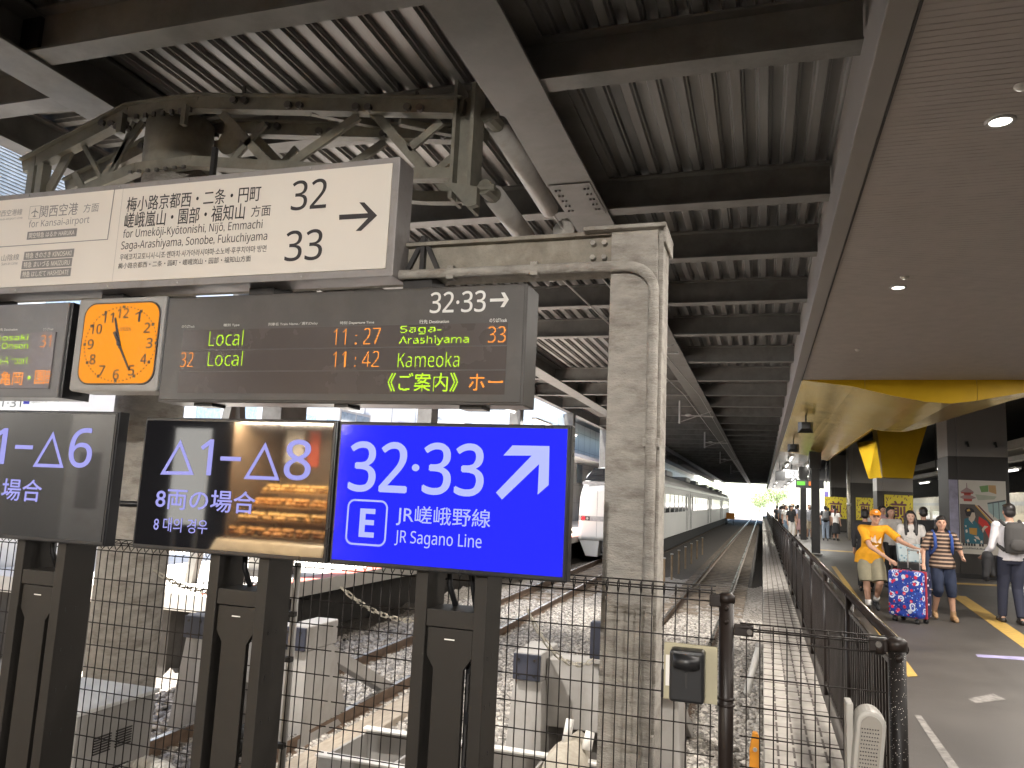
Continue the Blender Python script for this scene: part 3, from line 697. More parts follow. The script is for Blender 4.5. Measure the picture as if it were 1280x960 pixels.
# ------------------------------------------------------------------ old lattice frame with tension cylinders
t = thing('lattice_frame', 'olive grey riveted lattice arch above the white sign', 'lattice frame', (-4.8, 5.7, 4.5))
top = [(-7.25, 4.70), (-5.96, 5.155), (-5.13, 5.16), (-4.66, 5.095), (-2.39, 4.80)]
bot = [(-7.25, 4.06), (-6.32, 4.42), (-5.80, 4.565), (-5.14, 4.575), (-4.34, 4.46), (-2.92, 4.255), (-2.45, 4.22)]
for y in (5.72, 6.24):
    k = MB()
    for a, b in zip(top, top[1:]): k.bar((a[0], y, a[1]), (b[0], y, b[1]), .11, .125); k.bar((a[0], y-.03, a[1]+.065), (b[0], y-.03, b[1]+.065), .15, .014)
    k.build('top_chord', M_truss, t)
    k = MB()
    for a, b in zip(bot, bot[1:]): k.bar((a[0], y, a[1]), (b[0], y, b[1]), .10, .10)
    k.build('bottom_chord', M_truss, t)
    k = MB()
    for a, b, wd in (((-5.93,5.08),(-6.19,4.45),.05), ((-6.55,4.90),(-6.20,4.44),.045), ((-6.72,4.85),(-6.98,4.36),.10), ((-6.62,4.60),(-6.30,4.20),.07), ((-5.83,5.07),(-6.3,4.45),.07), ((-4.89,5.05),(-4.30,4.48),.085), ((-3.42,4.86),(-4.16,4.43),.085), ((-3.31,4.92),(-2.71,4.26),.085), ((-2.61,4.72),(-2.9,4.50),.07), ((-4.4,4.9),(-4.75,4.53),.06)):
        k.bar((a[0], y+.02, a[1]), (b[0], y+.02, b[1]), .03, wd)
    k.each('lattice_bar', M_truss, t)
    k = MB()
    for i in range(7): x = -5.85+i*.105; k.box(x, x+.035, y-.075, y-.045, 5.06, 5.11); k.box(x, x+.035, y-.07, y-.045, 4.50, 4.53)
    for x, z in ((-6.25, 5.06), (-6.05, 5.0), (-4.7, 5.12), (-4.1, 5.0), (-3.4, 4.9), (-2.9, 4.84)):
        k.tube([(x, y-.09, z), (x, y-.04, z)], .035, 8); k.tube([(x+.12, y-.09, z-.02), (x+.12, y-.04, z-.02)], .035, 8); k.bar((x+.05, y, z), (x+.05, y, z+.17), .02, .03)
    k.each('bolt', M_bolt, t)
k = MB()
for x, z0, z1 in ((-7.12, 3.75, 4.80), (-7.0, 3.75, 4.72)): k.box(x-.04, x+.04, 5.66, 5.76, z0, z1)
k.each('end_post', M_truss, t)
k = MB(); k.box(-2.46, -2.43, 5.62, 5.86, 3.98, 5.02); k.box(-2.30, -2.27, 5.62, 5.86, 3.90, 4.98); k.box(-2.43, -2.30, 5.72, 5.76, 3.98, 4.9); k.prism([(-2.5, 4.12), (-2.28, 3.88), (-2.2, 3.9), (-2.2, 4.05)], 'y', 5.6, 5.66); k.build('anchor_post', M_truss, t)
k = MB()
for a in ((-6.5, 4.3), (-4.2, 4.45), (-3.0, 4.75), (-5.2, 4.58), (-3.9, 4.95)): k.bar((a[0], 5.72, a[1]), (a[0]+.5, 6.24, a[1]+.05), .06, .06)
k.each('cross_tie', M_truss, t)
M_cyl = mat('cylinder_paint', (.36, .34, .31), .42, 0, .12, 5, dirt=(.2, .17, .13), dscale=4, damt=.5)
M_porc = mat('porcelain', (.55, .52, .47), .25, 0, .08, 3)
for z0, z1, y1, lab in ((4.76, 4.66, 7.75, 'upper grey tension cylinder anchored on the end of the lattice arch'), (4.12, 4.07, 6.95, 'lower grey tension cylinder anchored on the end of the lattice arch')):
    t = thing('tension_cylinder', lab, 'tension cylinder', (-2.17, 5.9, z0))
    k = MB(); k.tube([(-2.19, 5.98, z0), (-2.19, y1, z1)], .095, 20); k.build('barrel', M_cyl, t, True)
    k = MB(); k.tube([(-2.22, 5.80, z0+.01), (-2.19, 5.98, z0)], .07, 10); k.tube([(-2.36, 5.80, z0), (-2.12, 5.80, z0)], .03, 8); k.tube([(-2.19, y1, z1), (-2.19, y1+.12, z1)], [.05, .03], 8); k.tube([(-2.26, y1+.06, z1), (-2.12, y1+.06, z1)], .025, 8); k.each('clevis', M_truss, t)
    k = MB(); k.tube([(-2.19, y1+.1, z1), (-2.19, y1+.55, z1-.02)], .014, 6); k.build('rod', M_steel, t)
    k = MB()
    for i in range(1 if z0 > 4.5 else 2):
        yy = y1+.62+i*.40; k.loft([[(-2.19+r*math.cos(a), yy+dy, z1-.02+r*math.sin(a)) for a in [2*math.pi*j/20 for j in range(20)]] for r, dy in ((.03, -.05), (.05, -.03), (.125, .0), (.13, .02), (.06, .03), (.03, .08))])
    k.build('insulator', M_porc, t, True)
t = thing('overhead_wire', 'thin overhead wire with its steady arms running under the dark roof', 'overhead wire', (-1.7, 20, 4.6))
k = MB(); k.tube([(-2.19, 8.3, 4.63), (-1.9, 25, 4.95), (-1.75, 70, 4.75), (-1.55, 140, 4.7)], .012, 6); k.tube([(-2.19, 7.9, 4.04), (-1.9, 20, 4.3), (-1.7, 60, 4.3), (-1.5, 150, 4.25)], .011, 6); k.each('wire', M_steel, t)
for y in (16.5, 29, 42, 58, 78):
    k = MB(); k.tube([(-2.9, y, 5.3), (-2.9, y, 4.45)], .04, 8); k.tube([(-2.9, y, 4.75), (-1.7, y, 4.72)], .025, 8); k.tube([(-2.9, y, 4.5), (-1.8, y, 4.9)], .018, 6); k.ell((-2.6, y, 4.76), (.12, .06, .06)); k.build('steady_arm', M_steel, t)

# ------------------------------------------------------------------ big white direction sign
M_sface = mat('sign_cream', (.76, .70, .62), .45, 0, .03, 1)
M_sframe = mat('sign_frame', (.30, .28, .27), .5, .2, .1, 6, dirt=(.16, .14, .12), dscale=6, damt=.6)
M_inkg = mat('sign_grey_ink', (.25, .235, .225), .6, 0, .1, 5)
M_inkd = mat('sign_dark_ink', (.035, .03, .03), .6, 0, .1, 5)
t = thing('direction_sign', 'big cream direction sign with 32, 33 and a black arrow', 'sign', (-4.6, 4.4, 3.0))
k = MB(); k.box(-7.4, -2.236, 4.31, 4.52, 2.935, 3.735); body = k.build('case', M_sframe, t, bevel=.006)
k = MB(); k.box(-7.35, -2.285, 4.301, 4.312, 2.985, 3.690); fc = k.build('face', M_sface, t)
k = MB()
for x in (-2.9, -3.9, -4.52, -5.4, -6.2):
    for z in (2.958, 3.713): k.tube([(x, 4.302, z), (x, 4.312, z)], .006, 8)
k.each('rivet', M_steel, t)
SF = 4.2995
for a in SIGN: text(*a, SF, M_inkg if a[2] < -4.5 else M_inkd, t, .006 if a[4]-a[3] > .09 else .0)
flat([SARROW], SF, M_inkd, t, 'arrow')
flat([[(-4.56, 3.69), (-4.552, 3.69), (-4.561, 3.306), (-4.569, 3.306)], [(-4.561, 3.306), (-4.561, 3.312), (-7.3, 3.312), (-7.3, 3.306)], ], SF, M_inkg, t, 'frame_line')
flat([[(-4.476, 3.69), (-4.474, 3.69), (-4.474, 2.987), (-4.476, 2.987)]], SF, M_sframe, t, 'panel_seam')
for a in BOXES:
    flat([[(a[1], a[3]-.006), (a[2], a[3]-.006), (a[2], a[4]+.006), (a[1], a[4]+.006)]], SF, M_inkg, t, 'train_name_box')
    text(a[0], a[1]+.02, a[2]-.02, a[3]+.004, a[4]-.004, SF-.0015, M_sface, t, .012)
cx_, cz_ = PLANE[0]; q = lambda *p: [(cx_+a*.04, cz_+b*.04) for a, b in p]
flat([q((-.1,-1),(.1,-1),(.1,.6),(0,1),(-.1,.6)), q((-.9,-.25),(-.9,-.05),(-.1,.4),(-.1,.1)), q((.9,-.25),(.1,.1),(.1,.4),(.9,-.05)), q((-.4,-.95),(-.4,-.8),(0,-.55),(.4,-.8),(.4,-.95),(0,-.8))], SF, M_inkg, t, 'aeroplane_symbol')
flat(strokes([(cx_-.055, cz_-.05), (cx_+.055, cz_-.05), (cx_+.055, cz_+.05), (cx_-.055, cz_+.05)], .003), SF, M_inkg, t, 'symbol_border')

# ------------------------------------------------------------------ LED departure boards
M_case = mat('board_case', (.075, .068, .062), .38, 0, .12, 3, dirt=(.11, .10, .09), dscale=3, damt=.4)
M_scr = mat('board_screen', (.085, .07, .064), .25, 0, .06, 2, spec=.25)
M_scr2 = mat('board_screen_left', (.22, .20, .21), .25, 0, .06, 2, spec=.25)
M_case2 = mat('board_case_left', (.16, .155, .155), .4, 0, .10, 3)
M_green = emit('led_green', (.50, .85, .02), 1.5); M_orange = emit('led_orange', (1.0, .32, .04), 1.5); M_wtxt = mat('white_print', (.80, .78, .74), .5, 0, .03, 5)
t = thing('departure_board', 'dark departure board listing two local trains at 11:27 and 11:42', 'departure board', (-2.65, 4.4, 2.1))
k = MB(); k.box(-3.965, -1.335, 4.315, 4.56, 2.115, 2.852); k.build('case', M_case, t, bevel=.008)
k = MB(); k.box(-3.95, -1.35, 4.306, 4.316, 2.13, 2.838); k.build('front_frame', M_case, t, bevel=.004)
k = MB(); k.box(-3.80, -1.447, 4.3035, 4.3065, 2.178, 2.612)
scr = k.build('screen', M_scr, t)
k = MB()
for z in (2.472, 2.325): k.box(-3.80, -1.447, 4.3025, 4.3036, z-.004, z+.004)
k.each('row_divider', M_case, scr)
for a in LEDG: led(*a, 4.301, M_green, t, 10 if a[0] in ('@Saga-', '@Arashiyama') else 24 if a[0][0] != '@' else 17)
for a in LEDO: led(*a, 4.301, M_orange, t, 17 if a[0][0] == '@' else 24)
for a in LEDW: text(*a, 4.303, M_wtxt, t, .012 if '@' in a[0] else .008)
AR = lambda x0, x1, z, h, w_: [[(x0, z-w_/2), (x1-w_, z-w_/2), (x1-w_, z+w_/2), (x0, z+w_/2)], [(x1-h*1.05-w_*.2, z+h), (x1-h*1.05+w_*1.0, z+h), (x1, z), (x1-w_*1.35, z)], [(x1-h*1.05-w_*.2, z-h), (x1-h*1.05+w_*1.0, z-h), (x1, z), (x1-w_*1.35, z)]]
flat(AR(-1.567, -1.447, 2.752, .045, .019), 4.303, M_wtxt, t, 'arrow')
k = MB(); k.box(-2.6, -2.5, 4.34, 4.5, 2.095, 2.116); k.box(-1.75, -1.6, 4.36, 4.5, 2.095, 2.116); k.box(-3.7, -3.55, 4.36, 4.5, 2.095, 2.116); k.each('underside_lug', M_black, t)
t = thing('departure_board', 'paler departure board cut off by the left edge, showing 31', 'departure board', (-6.0, 4.4, 2.1))
k = MB(); k.box(-7.3, -4.865, 4.315, 4.56, 2.14, 2.852); k.build('case', M_case2, t, bevel=.008)
k = MB(); k.box(-4.864, -4.84, 4.33, 4.57, 2.14, 2.85); k.build('end_cap', M_black, t)
k = MB(); k.box(-7.2, -4.948, 4.3045, 4.316, 2.205, 2.626); k.build('screen', M_scr2, t)
for a in LL: led(*a, 4.302, M_green, t, 10 if a[0] in ('@Kinosaki', '@Onsen') else 13)
for a in LLO: led(*a, 4.302, M_orange, t, 17 if a[0][0] == '@' else 26)
for a in LLW: text(*a, 4.312, M_wtxt, t, .01)

# ------------------------------------------------------------------ orange clock
t = thing('station_clock', 'square station clock with a glowing orange face', 'clock', (-4.35, 4.4, 2.2))
k = MB(); k.box(-4.775, -3.985, 4.315, 4.56, 2.19, 2.872); k.build('case', M_gpaint, t, bevel=.02)
k = MB(); k.box(-3.984, -3.972, 4.325, 4.57, 2.2, 2.865); k.build('side_cover', M_black, t)
def rrect(x0, x1, z0, z1, r, n=6):
    o = []
    for cx, cz, a0 in ((x1-r, z1-r, 0), (x0+r, z1-r, 90), (x0+r, z0+r, 180), (x1-r, z0+r, 270)):
        for i in range(n+1): a = R(a0+90*i/n); o.append((cx+r*math.cos(a), cz+r*math.sin(a)))
    return o
k = MB(); k.prism(rrect(-4.70, -4.018, 2.235, 2.832, .10), 'y', 4.308, 4.316); k.build('rim', M_dark, t)
k = MB(); k.prism(rrect(-4.69, -4.028, 2.245, 2.822, .095), 'y', 4.306, 4.3105)
m = emit('clock_face', (1.0, .33, .012), .95); k.build('dial', m, t)
M_clk = mat('clock_ink', (.05, .05, .06), .6)
ccx, ccz, ra, rb = -4.345, 2.528, .262, .222
for h in range(1, 13):
    a = R(30*h); x = ccx+ra*math.sin(a); z = ccz+rb*math.cos(a); wd = .026 if h < 10 else .05
    text('@%d' % h, x-wd, x+wd, z-.036, z+.036, 4.305, M_clk, t, .02, 'numeral')
k = MB()
for i in range(60):
    a = R(6*i); e = 1.21; x = ccx+ra*e*math.sin(a); z = ccz+rb*e*math.cos(a); s_ = .0105 if i % 5 == 0 else .0045
    k.prism([(x-s_, z-s_), (x+s_, z-s_), (x+s_, z+s_), (x-s_, z+s_)], 'y', 4.3045, 4.3062)
k.each('minute_mark', M_clk, t)
def hand(a, L, tail, wd, y, name):
    d = Vector((math.sin(R(a)), math.cos(R(a)))); n_ = Vector((d.y, -d.x)); c = Vector((ccx, ccz))
    P = [c-d*tail-n_*wd, c+d*L-n_*wd*.55, c+d*L+n_*wd*.55, c-d*tail+n_*wd]
    k = MB(); k.prism([tuple(p) for p in P], 'y', y-.002, y+.002); k.build(name, M_clk, t)
hand(-18.6, .20, .03, .013, 4.301, 'hour_hand'); hand(148.2, .225, .10, .0105, 4.296, 'minute_hand')
k = MB(); k.disc((ccx, 4.293, ccz), .017, 16); k.build('hub', M_clk, t)
text('@CITIZEN', ccx-.015, ccx+.085, ccz+.092, ccz+.116, 4.305, M_clk, t, .015)

# ------------------------------------------------------------------ information monitors on grey stands
M_stand = mat('stand_grey', (.022, .0195, .017), .45, 0, .1, 2, spec=.3)
M_standd = mat('stand_dark', (.05, .046, .043), .5, .1, .1, 3)
M_bez = mat('bezel', (.02, .02, .022), .3, 0, .1, 4)
M_mtxt = emit('screen_text', (.40, .40, .95), .80)
M_bt = emit('blue_screen_text', (.44, .49, 1.0), .95)
def panel(x0, x1, z0, z1, label, scr_m):
    t = thing('information_monitor', label, 'monitor', ((x0+x1)/2, 3.05, z0))
    k = MB(); k.box(x0, x1, 3.012, 3.075, z0, z1); k.build('case', M_bez, t, bevel=.004)
    k = MB(); k.box(x0+.006, x1-.006, 3.004, 3.013, z0+.006, z1-.006); k.build('bezel', M_bez, t, bevel=.002)
    k = MB(); k.box(x0+.016, x1-.016, 3.0015, 3.0045, z0+.022, z1-.016); k.build('screen', scr_m, t)
    k = MB(); k.box((x0+x1)/2-.3, (x0+x1)/2+.3, 3.075, 3.11, z0+.1, z1-.1); k.build('back_cover', M_black, t)
    return t
M_blue = emit('blue_screen', (.022, .026, 1.0), 1.0)
nb, bb = nodes_of(M_blue); bb.inputs['Roughness'].default_value = .08; bb.inputs['Specular IOR Level'].default_value = .5
M_off = mat('dark_screen', (.010, .010, .012), .035, 0, .05, 2); nodes_of(M_off)[1].inputs['Specular IOR Level'].default_value = 1.0
t = panel(-1.768, -.722, 1.268, 1.882, 'blue lit monitor reading 32·33 with a white slanting arrow', M_blue)
MF = 3.0005
for a in BLUE: text(*a, MF, M_bt, t, .022 if a[4]-a[3] > .15 else .004)
flat([[BARROW[0], BARROW[1], BARROW[2], BARROW[3], BARROW[4], BARROW[7], BARROW[8]], [BARROW[4], BARROW[5], BARROW[6], BARROW[7]]], MF, M_bt, t, 'arrow')
rr = rrect(-1.69, -1.506, 1.36, 1.544, .03); flat(strokes(rr, .008), MF, M_bt, t, 'line_symbol_box')
t = panel(-2.822, -1.778, 1.268, 1.886, 'dark monitor with train symbols 1 to 8 reflecting a shop', M_off)
for a in MID: text(*a, MF, M_mtxt, t, .014 if a[4]-a[3] > .07 else .006)
flat(tri_outline(*MT1[:3], .016), MF, M_mtxt, t, 'triangle_symbol'); flat(tri_outline(*MT2, .016), MF, M_mtxt, t, 'triangle_symbol')
flat([[(-2.368, 1.691), (-2.256, 1.691), (-2.256, 1.710), (-2.368, 1.710)]], MF, M_mtxt, t, 'dash')
t = panel(-4.03, -2.985, 1.262, 1.91, 'dark monitor with a 6 cut off by the left edge', M_off)
for a in LFT: text(*a, MF, M_mtxt, t, .014)
flat(tri_outline(*LT1[:3], .017), MF, M_mtxt, t, 'triangle_symbol'); flat(tri_outline((-3.86, 1.806), (-3.96, 1.625), (-3.76, 1.626), .017), MF, M_mtxt, t, 'triangle_symbol')
flat([[(-3.62, 1.712), (-3.50, 1.712), (-3.50, 1.732), (-3.62, 1.732)]], MF, M_mtxt, t, 'dash')
def stand(x0, x1, label):
    t = thing('monitor_stand', label, 'monitor stand', ((x0+x1)/2, 3.12, 0), group='grey stands under the monitors')
    for a, b in ((x0, x0+.055), (x1-.055, x1)):
        k = MB(); k.box(a, b, 3.06, 3.25, 0, 1.42); k.build('upright', M_stand, t, bevel=.003)
    k = MB(); k.box(x0+.055, x1-.055, 3.065, 3.24, 1.045, 1.115); k.box(x0+.055, x1-.055, 3.07, 3.2, .05, .12); k.each('cross_piece', M_stand, t, bevel=.003)
    a, b = x0+.06, x1-.06; c = .033
    k = MB(); k.prism([(a, 1.04), (b, 1.04), (b, .93), (b-c, .88), (b-c, .1), (a+c, .1), (a+c, .88), (a, .93)], 'y', 3.075, 3.10); fp = k.build('front_panel', M_stand, t, bevel=.002)
    k = MB(); k.box((a+b)/2-.022, (a+b)/2+.022, 3.0735, 3.0752, .995, 1.0); k.build('maker_plate', M_wtxt, fp)
    k = MB(); k.box(a+c-.002, a+c+.012, 3.14, 3.22, .1, .92); k.box(b-c-.012, b-c+.002, 3.14, 3.22, .1, .92)
    k.each('inner_channel', M_standd, t)
    k = MB()
    for z in (.45, .66, .86): k.prism(rrect(b-c-.005, b-c+.012, z, z+.05, .006, 3), 'y', 3.13, 3.138)
    k.each('slot', M_black, t)
    k = MB()
    for z in (.35, .36, .55, .56, .74, .75, .93, .94): k.tube([(x1, 3.10, z), (x1+.002, 3.10, z)], .004, 6); k.tube([(x1, 3.16, z), (x1+.002, 3.16, z)], .004, 6)
    k.each('screw_hole', M_black, t)
    k = MB(); k.tube([(x0+.10, 3.18, 1.40), (x0+.105, 3.18, 1.2), (x0+.13, 3.2, 1.115)], .013, 8); k.tube([(x1-.09, 3.16, 1.42), (x1-.11, 3.16, 1.25), (x1-.09, 3.18, 1.12)], .011, 8); k.each('cable', M_black, t, True)
stand(-1.380, -1.062, 'grey metal stand under the blue monitor'); stand(-2.418, -2.10, 'grey metal stand under the middle dark monitor'); stand(-3.59, -3.27, 'grey metal stand under the leftmost dark monitor')
k = MB(); k.bar((-2.08, 3.4, 1.10), (-1.98, 3.53, 1.03), .015, .03); 

# ------------------------------------------------------------------ fences
M_wire = mat('fence_wire', (.022, .018, .016), .5, 0, .2, 12, spec=.2)
M_bpost = mat('fence_brown', (.016, .011, .009), .4, 0, .2, 6, spec=.3)
M_bpostdirt = mat('fence_brown_specks', (.010, .008, .007), .45, 0, .2, 6, spec=.25, spots=(110, .16, (.45, .42, .38)))
FY = 3.53
def wires(x0, x1, ztop, zrows, dx):
    k = MB(); x = x0+dx/2
    while x < x1:
        k.tube([(x, FY, 0.03), (x, FY, ztop-.06), (x, FY+.035, ztop-.03), (x, FY+.02, ztop), (x, FY-.018, ztop-.012), (x, FY, ztop-.05)], .0029, 5); x += dx
    for z in zrows: k.tube([(x0, FY-.005, z), (x1, FY-.005, z)], .003, 5)
    for dy, dz in ((.0, -.06), (.037, -.03), (.022, .002), (-.02, -.013)): k.tube([(x0, FY+dy, ztop+dz), (x1, FY+dy, ztop+dz)], .0034, 5)
    return k
t = thing('wire_mesh_fence', 'long dark wire mesh fence behind the monitor stands', 'fence', (-4, FY, 0))
zr = [1.03-.118*i for i in range(9)]
for a, b in ((-8.0, -6.02), (-6.0, -4.02), (-4.0, -2.02), (-2.0, -.19)): wires(a, b, 1.245, zr, .0505).build('wire_panel', M_wire, t, True)
for x in (-6.01, -4.01, -2.27):
    k = MB(); k.tube([(x, FY+.03, 0), (x, FY+.03, 1.2)], .018, 12); k.build('fence_post', M_gpaint, t, True)
    k = MB()
    for z in (.32, .73, .95): k.box(x-.03, x+.03, FY-.02, FY+.01, z-.012, z+.012)
    k.each('clamp', M_dark, t)
k = MB(); k.box(-.215, -.155, FY-.022, FY+.022, 1.165, 1.215); k.each('end_clamp', M_bpost, t, bevel=.005)
t = thing('wire_mesh_fence', 'short lower wire mesh section closing the pale paving strip', 'fence', (.2, FY, 0))
wires(-.09, .47, 1.10, [.89-.118*i for i in range(8)], .0535).build('wire_panel', M_wire, t, True)
k = MB(); k.box(-.115, -.035, FY-.022, FY+.022, 1.055, 1.10); k.box(.405, .475, FY-.022, FY+.022, 1.045, 1.10); cl = k.each('end_clamp', M_bpost, t, bevel=.005)
k = MB()
for x in (-.05, .44): k.tube([(x, FY-.03, 1.075), (x, FY-.02, 1.075)], .012, 8)
k.each('bolt', M_bolt, cl)
t = thing('fence_post', 'round brown fence post between the tall and the low mesh', 'post', (-.145, FY, 0))
k = MB(); k.tube([(-.145, FY, 0), (-.145, FY, 1.20)], .031, 20); k.build('shaft', M_bpost, t, True)
k = MB(); k.tube([(-.145, FY, 1.185), (-.145, FY, 1.215), (-.145, FY, 1.225)], [.035, .035, .02], 20); k.build('cap', M_bpost, t, True)
k = MB(); k.tube([(-.145, FY, .765), (-.145, FY, .775)], .037, 20); k.tube([(-.145, FY, .79), (-.145, FY, .80)], .036, 20); k.tube([(-.145, FY-.045, 1.11), (-.145, FY-.02, 1.11)], .011, 8); k.tube([(-.145, FY-.045, 1.165), (-.145, FY-.02, 1.165)], .011, 8); k.build('clamp_ring', M_bpost, t, True)
t = thing('fence_post', 'speckled round brown corner post at the near end of the bar fence', 'post', (.51, FY, 0))
k = MB(); k.tube([(.51, FY, 0), (.51, FY, 1.07)], .033, 20); k.build('shaft', M_bpostdirt, t, True)
k = MB(); k.tube([(.51, FY, 1.055), (.51, FY, 1.09), (.51, FY, 1.105)], [.039, .039, .022], 20); k.tube([(.51, FY-.05, 1.03), (.51, FY-.02, 1.03)], .014, 8); k.tube([(.46, FY, 1.06), (.43, FY, 1.06)], .03, 10); k.build('cap', M_bpost, t, True)
# bar fence along the platform edge
t = thing('bar_fence', 'dark brown fence of close upright bars along the platform edge', 'fence', (.53, 5, 0))
FX = .535; yy = FY+.05; nb_ = 0
k = MB(); k.tube([(FX, FY+.03, 1.055), (FX, 110, 1.055)], .024, 12); k.build('top_rail', mat('rail_gloss_brown', (.035, .028, .025), .22, .3, .1, 6), t, True)
k = MB(); k.box(FX-.012, FX+.012, FY+.05, 110, .085, .115); k.box(FX-.01, FX+.01, FY+.05, 110, .94, .965); k.build('lower_rail', M_bpost, t)
k = MB(); k.box(FX+.026, FX+.050, FY+.35, 110, 1.03, 1.042); k.build('rail_sheen', mat('olive_sheen', (.30, .24, .05), .35, .2, .15, 3), t)  # olive colour stands in for yellow light caught by the handrail
y = FY+.05
while y < 80:
    n_ = 20; k = MB()
    for i in range(n_):
        q_ = y+.05+i*.098; k.box(FX-.006, FX+.006, q_-.017, q_+.017, .1, .96)
    k.build('bar_panel', M_bpost, t)
    if nb_: k = MB(); k.tube([(FX, y, 0), (FX, y, 1.06)], .026, 10); k.build('fence_post', M_bpost, t, True)
    nb_ += 1; y += 2.0
    if y > 45: break
k = MB()
while y < 110: k.box(FX-.006, FX+.006, y-.017, y+.017, .1, .96); y += .098
k.build('bar_panel', M_bpost, t)

# small things by the fence
t = thing('key_box', 'black lidded box on a beige board tied to the mesh beside the brown post', 'box', (-.28, FY-.05, .78))
k = MB(); k.box(-.398, -.178, 3.478, 3.498, .775, 1.005); k.build('board', mat('beige_board', (.42, .38, .26), .7, 0, .1, 6), t, bevel=.003)
k = MB(); k.box(-.365, -.225, 3.38, 3.477, .79, .995); bx_ = k.build('case', M_black, t, bevel=.012)
k = MB(); k.tube([(-.295, 3.382, .98), (-.295, 3.382, .93)], .055, 20); k.build('lid_scoop', M_black, t, True)
k = MB(); k.box(-.300, -.292, 3.374, 3.381, .85, .91); k.build('latch', M_dark, bx_)
k = MB(); k.box(-.390, -.368, 3.4755, 3.4775, .83, .955); k.build('white_label', M_wtxt, t)
t = thing('perforated_housing', 'light grey rounded housing with rows of small holes beside the corner post', 'loudspeaker', (.37, 3.30, .3))
ol = [(math.cos(R(a)), math.sin(R(a))) for a in range(0, 181, 15)]
def slab(w_, top_, bottom, y0, y1, lean=.045, cx0=.385):
    pts = [(cx0+w_*c, top_-w_+w_*s) for c, s in ol]+[(cx0-w_-lean, bottom), (cx0+w_-lean, bottom)]
    return MB().prism(pts, 'y', y0, y1)
M_lg = mat('light_grey_plastic', (.36, .345, .315), .45, 0, .05, 4)
slab(.052, .865, .35, 3.30, 3.42).build('shell', M_lg, t, bevel=.012)
slab(.036, .845, .36, 3.292, 3.305).build('grille', mat('grille_grey', (.25, .23, .20), .5, 0, .05, 4), t)
k = MB()
for r in range(30):
    for c in range(7):
        z = .80-r*.0135; x = .385-.027+c*.009-(.865-z)*.045/.515+.002*(r % 2); k.box(x-.0022, x+.0022, 3.2905, 3.2925, z-.002, z+.002)
k.build('holes', M_black, t)
k = MB(); k.box(.305, .33, 3.36, 3.46, .35, .87); k.build('side_bracket', M_lg, t, bevel=.004)
t = thing('track_marker', 'orange plastic marker behind the low mesh by the paving strip', 'marker', (-.05, 5.0, -.3))
k = MB(); k.prism([(-.085, -.5), (-.012, -.5), (-.012, .26), (-.03, .29), (-.055, .29), (-.07, .2)], 'y', 4.98, 5.02); k.build('blade', mat('orange_plastic', (.75, .30, .02), .45), t, bevel=.004)
k = MB(); k.tube([(-.04, 4.97, .2), (-.04, 4.985, .2)], .012, 8); k.each('bolt', M_steel, t)
t = thing('cable_riser', 'short pale pipe leaning against the platform wall', 'pipe', (-.1, 12, -1))
k = MB(); k.tube([(-.22, 11.9, -1.05), (-.05, 12.1, -.42)], .045, 10); k.build('pipe', M_wpaint, t, True); k = MB(); k.tube([(-.05, 12.1, -.42), (-.03, 12.12, -.38)], .06, 10); k.build('collar', M_gpaint, t, True)
# yellow-grey chain across the track behind the mesh
def chain(label, pts, n_):
    k = MB(); P = [Vector(p) for p in pts]
    L = []
    for i in range(n_+1):
        u = i/n_; a = P[0].lerp(P[-1], u); a.z -= 4*(u*(1-u))*.10; L.append(a)
    for i, (a, b) in enumerate(zip(L, L[1:])):
        d = (b-a); n1 = Vector((0, 0, 1)) if i % 2 else Vector((0, 1, 0)); n1 = (n1-d.normalized()*n1.dot(d.normalized())).normalized(); hw = .009
        c = [a-d*.12-n1*0, a-d*.05+n1*hw, b+d*.05+n1*hw, b+d*.12, b+d*.05-n1*hw, a-d*.05-n1*hw]; k.tube(c+[c[0]], .0042, 5, False)
    return tag(k.build('chain', mat('chain_plastic', (.46, .42, .34), .5, 0, .1, 20), smooth=True), label, 'chain')
chain('pale plastic chain sagging between two stands behind the mesh left of the blue screen stand', [(-2.03, 3.6, 1.09), (-1.38, 3.6, 1.04)], 20)
chain('pale plastic chain hanging from the blue screen stand toward the beige pillar', [(-1.05, 3.62, 1.06), (-.80, 3.95, .80)], 12)
chain('pale plastic chain across the mesh left of the middle stand', [(-3.2, 3.6, 1.09), (-2.42, 3.6, 1.12)], 22)

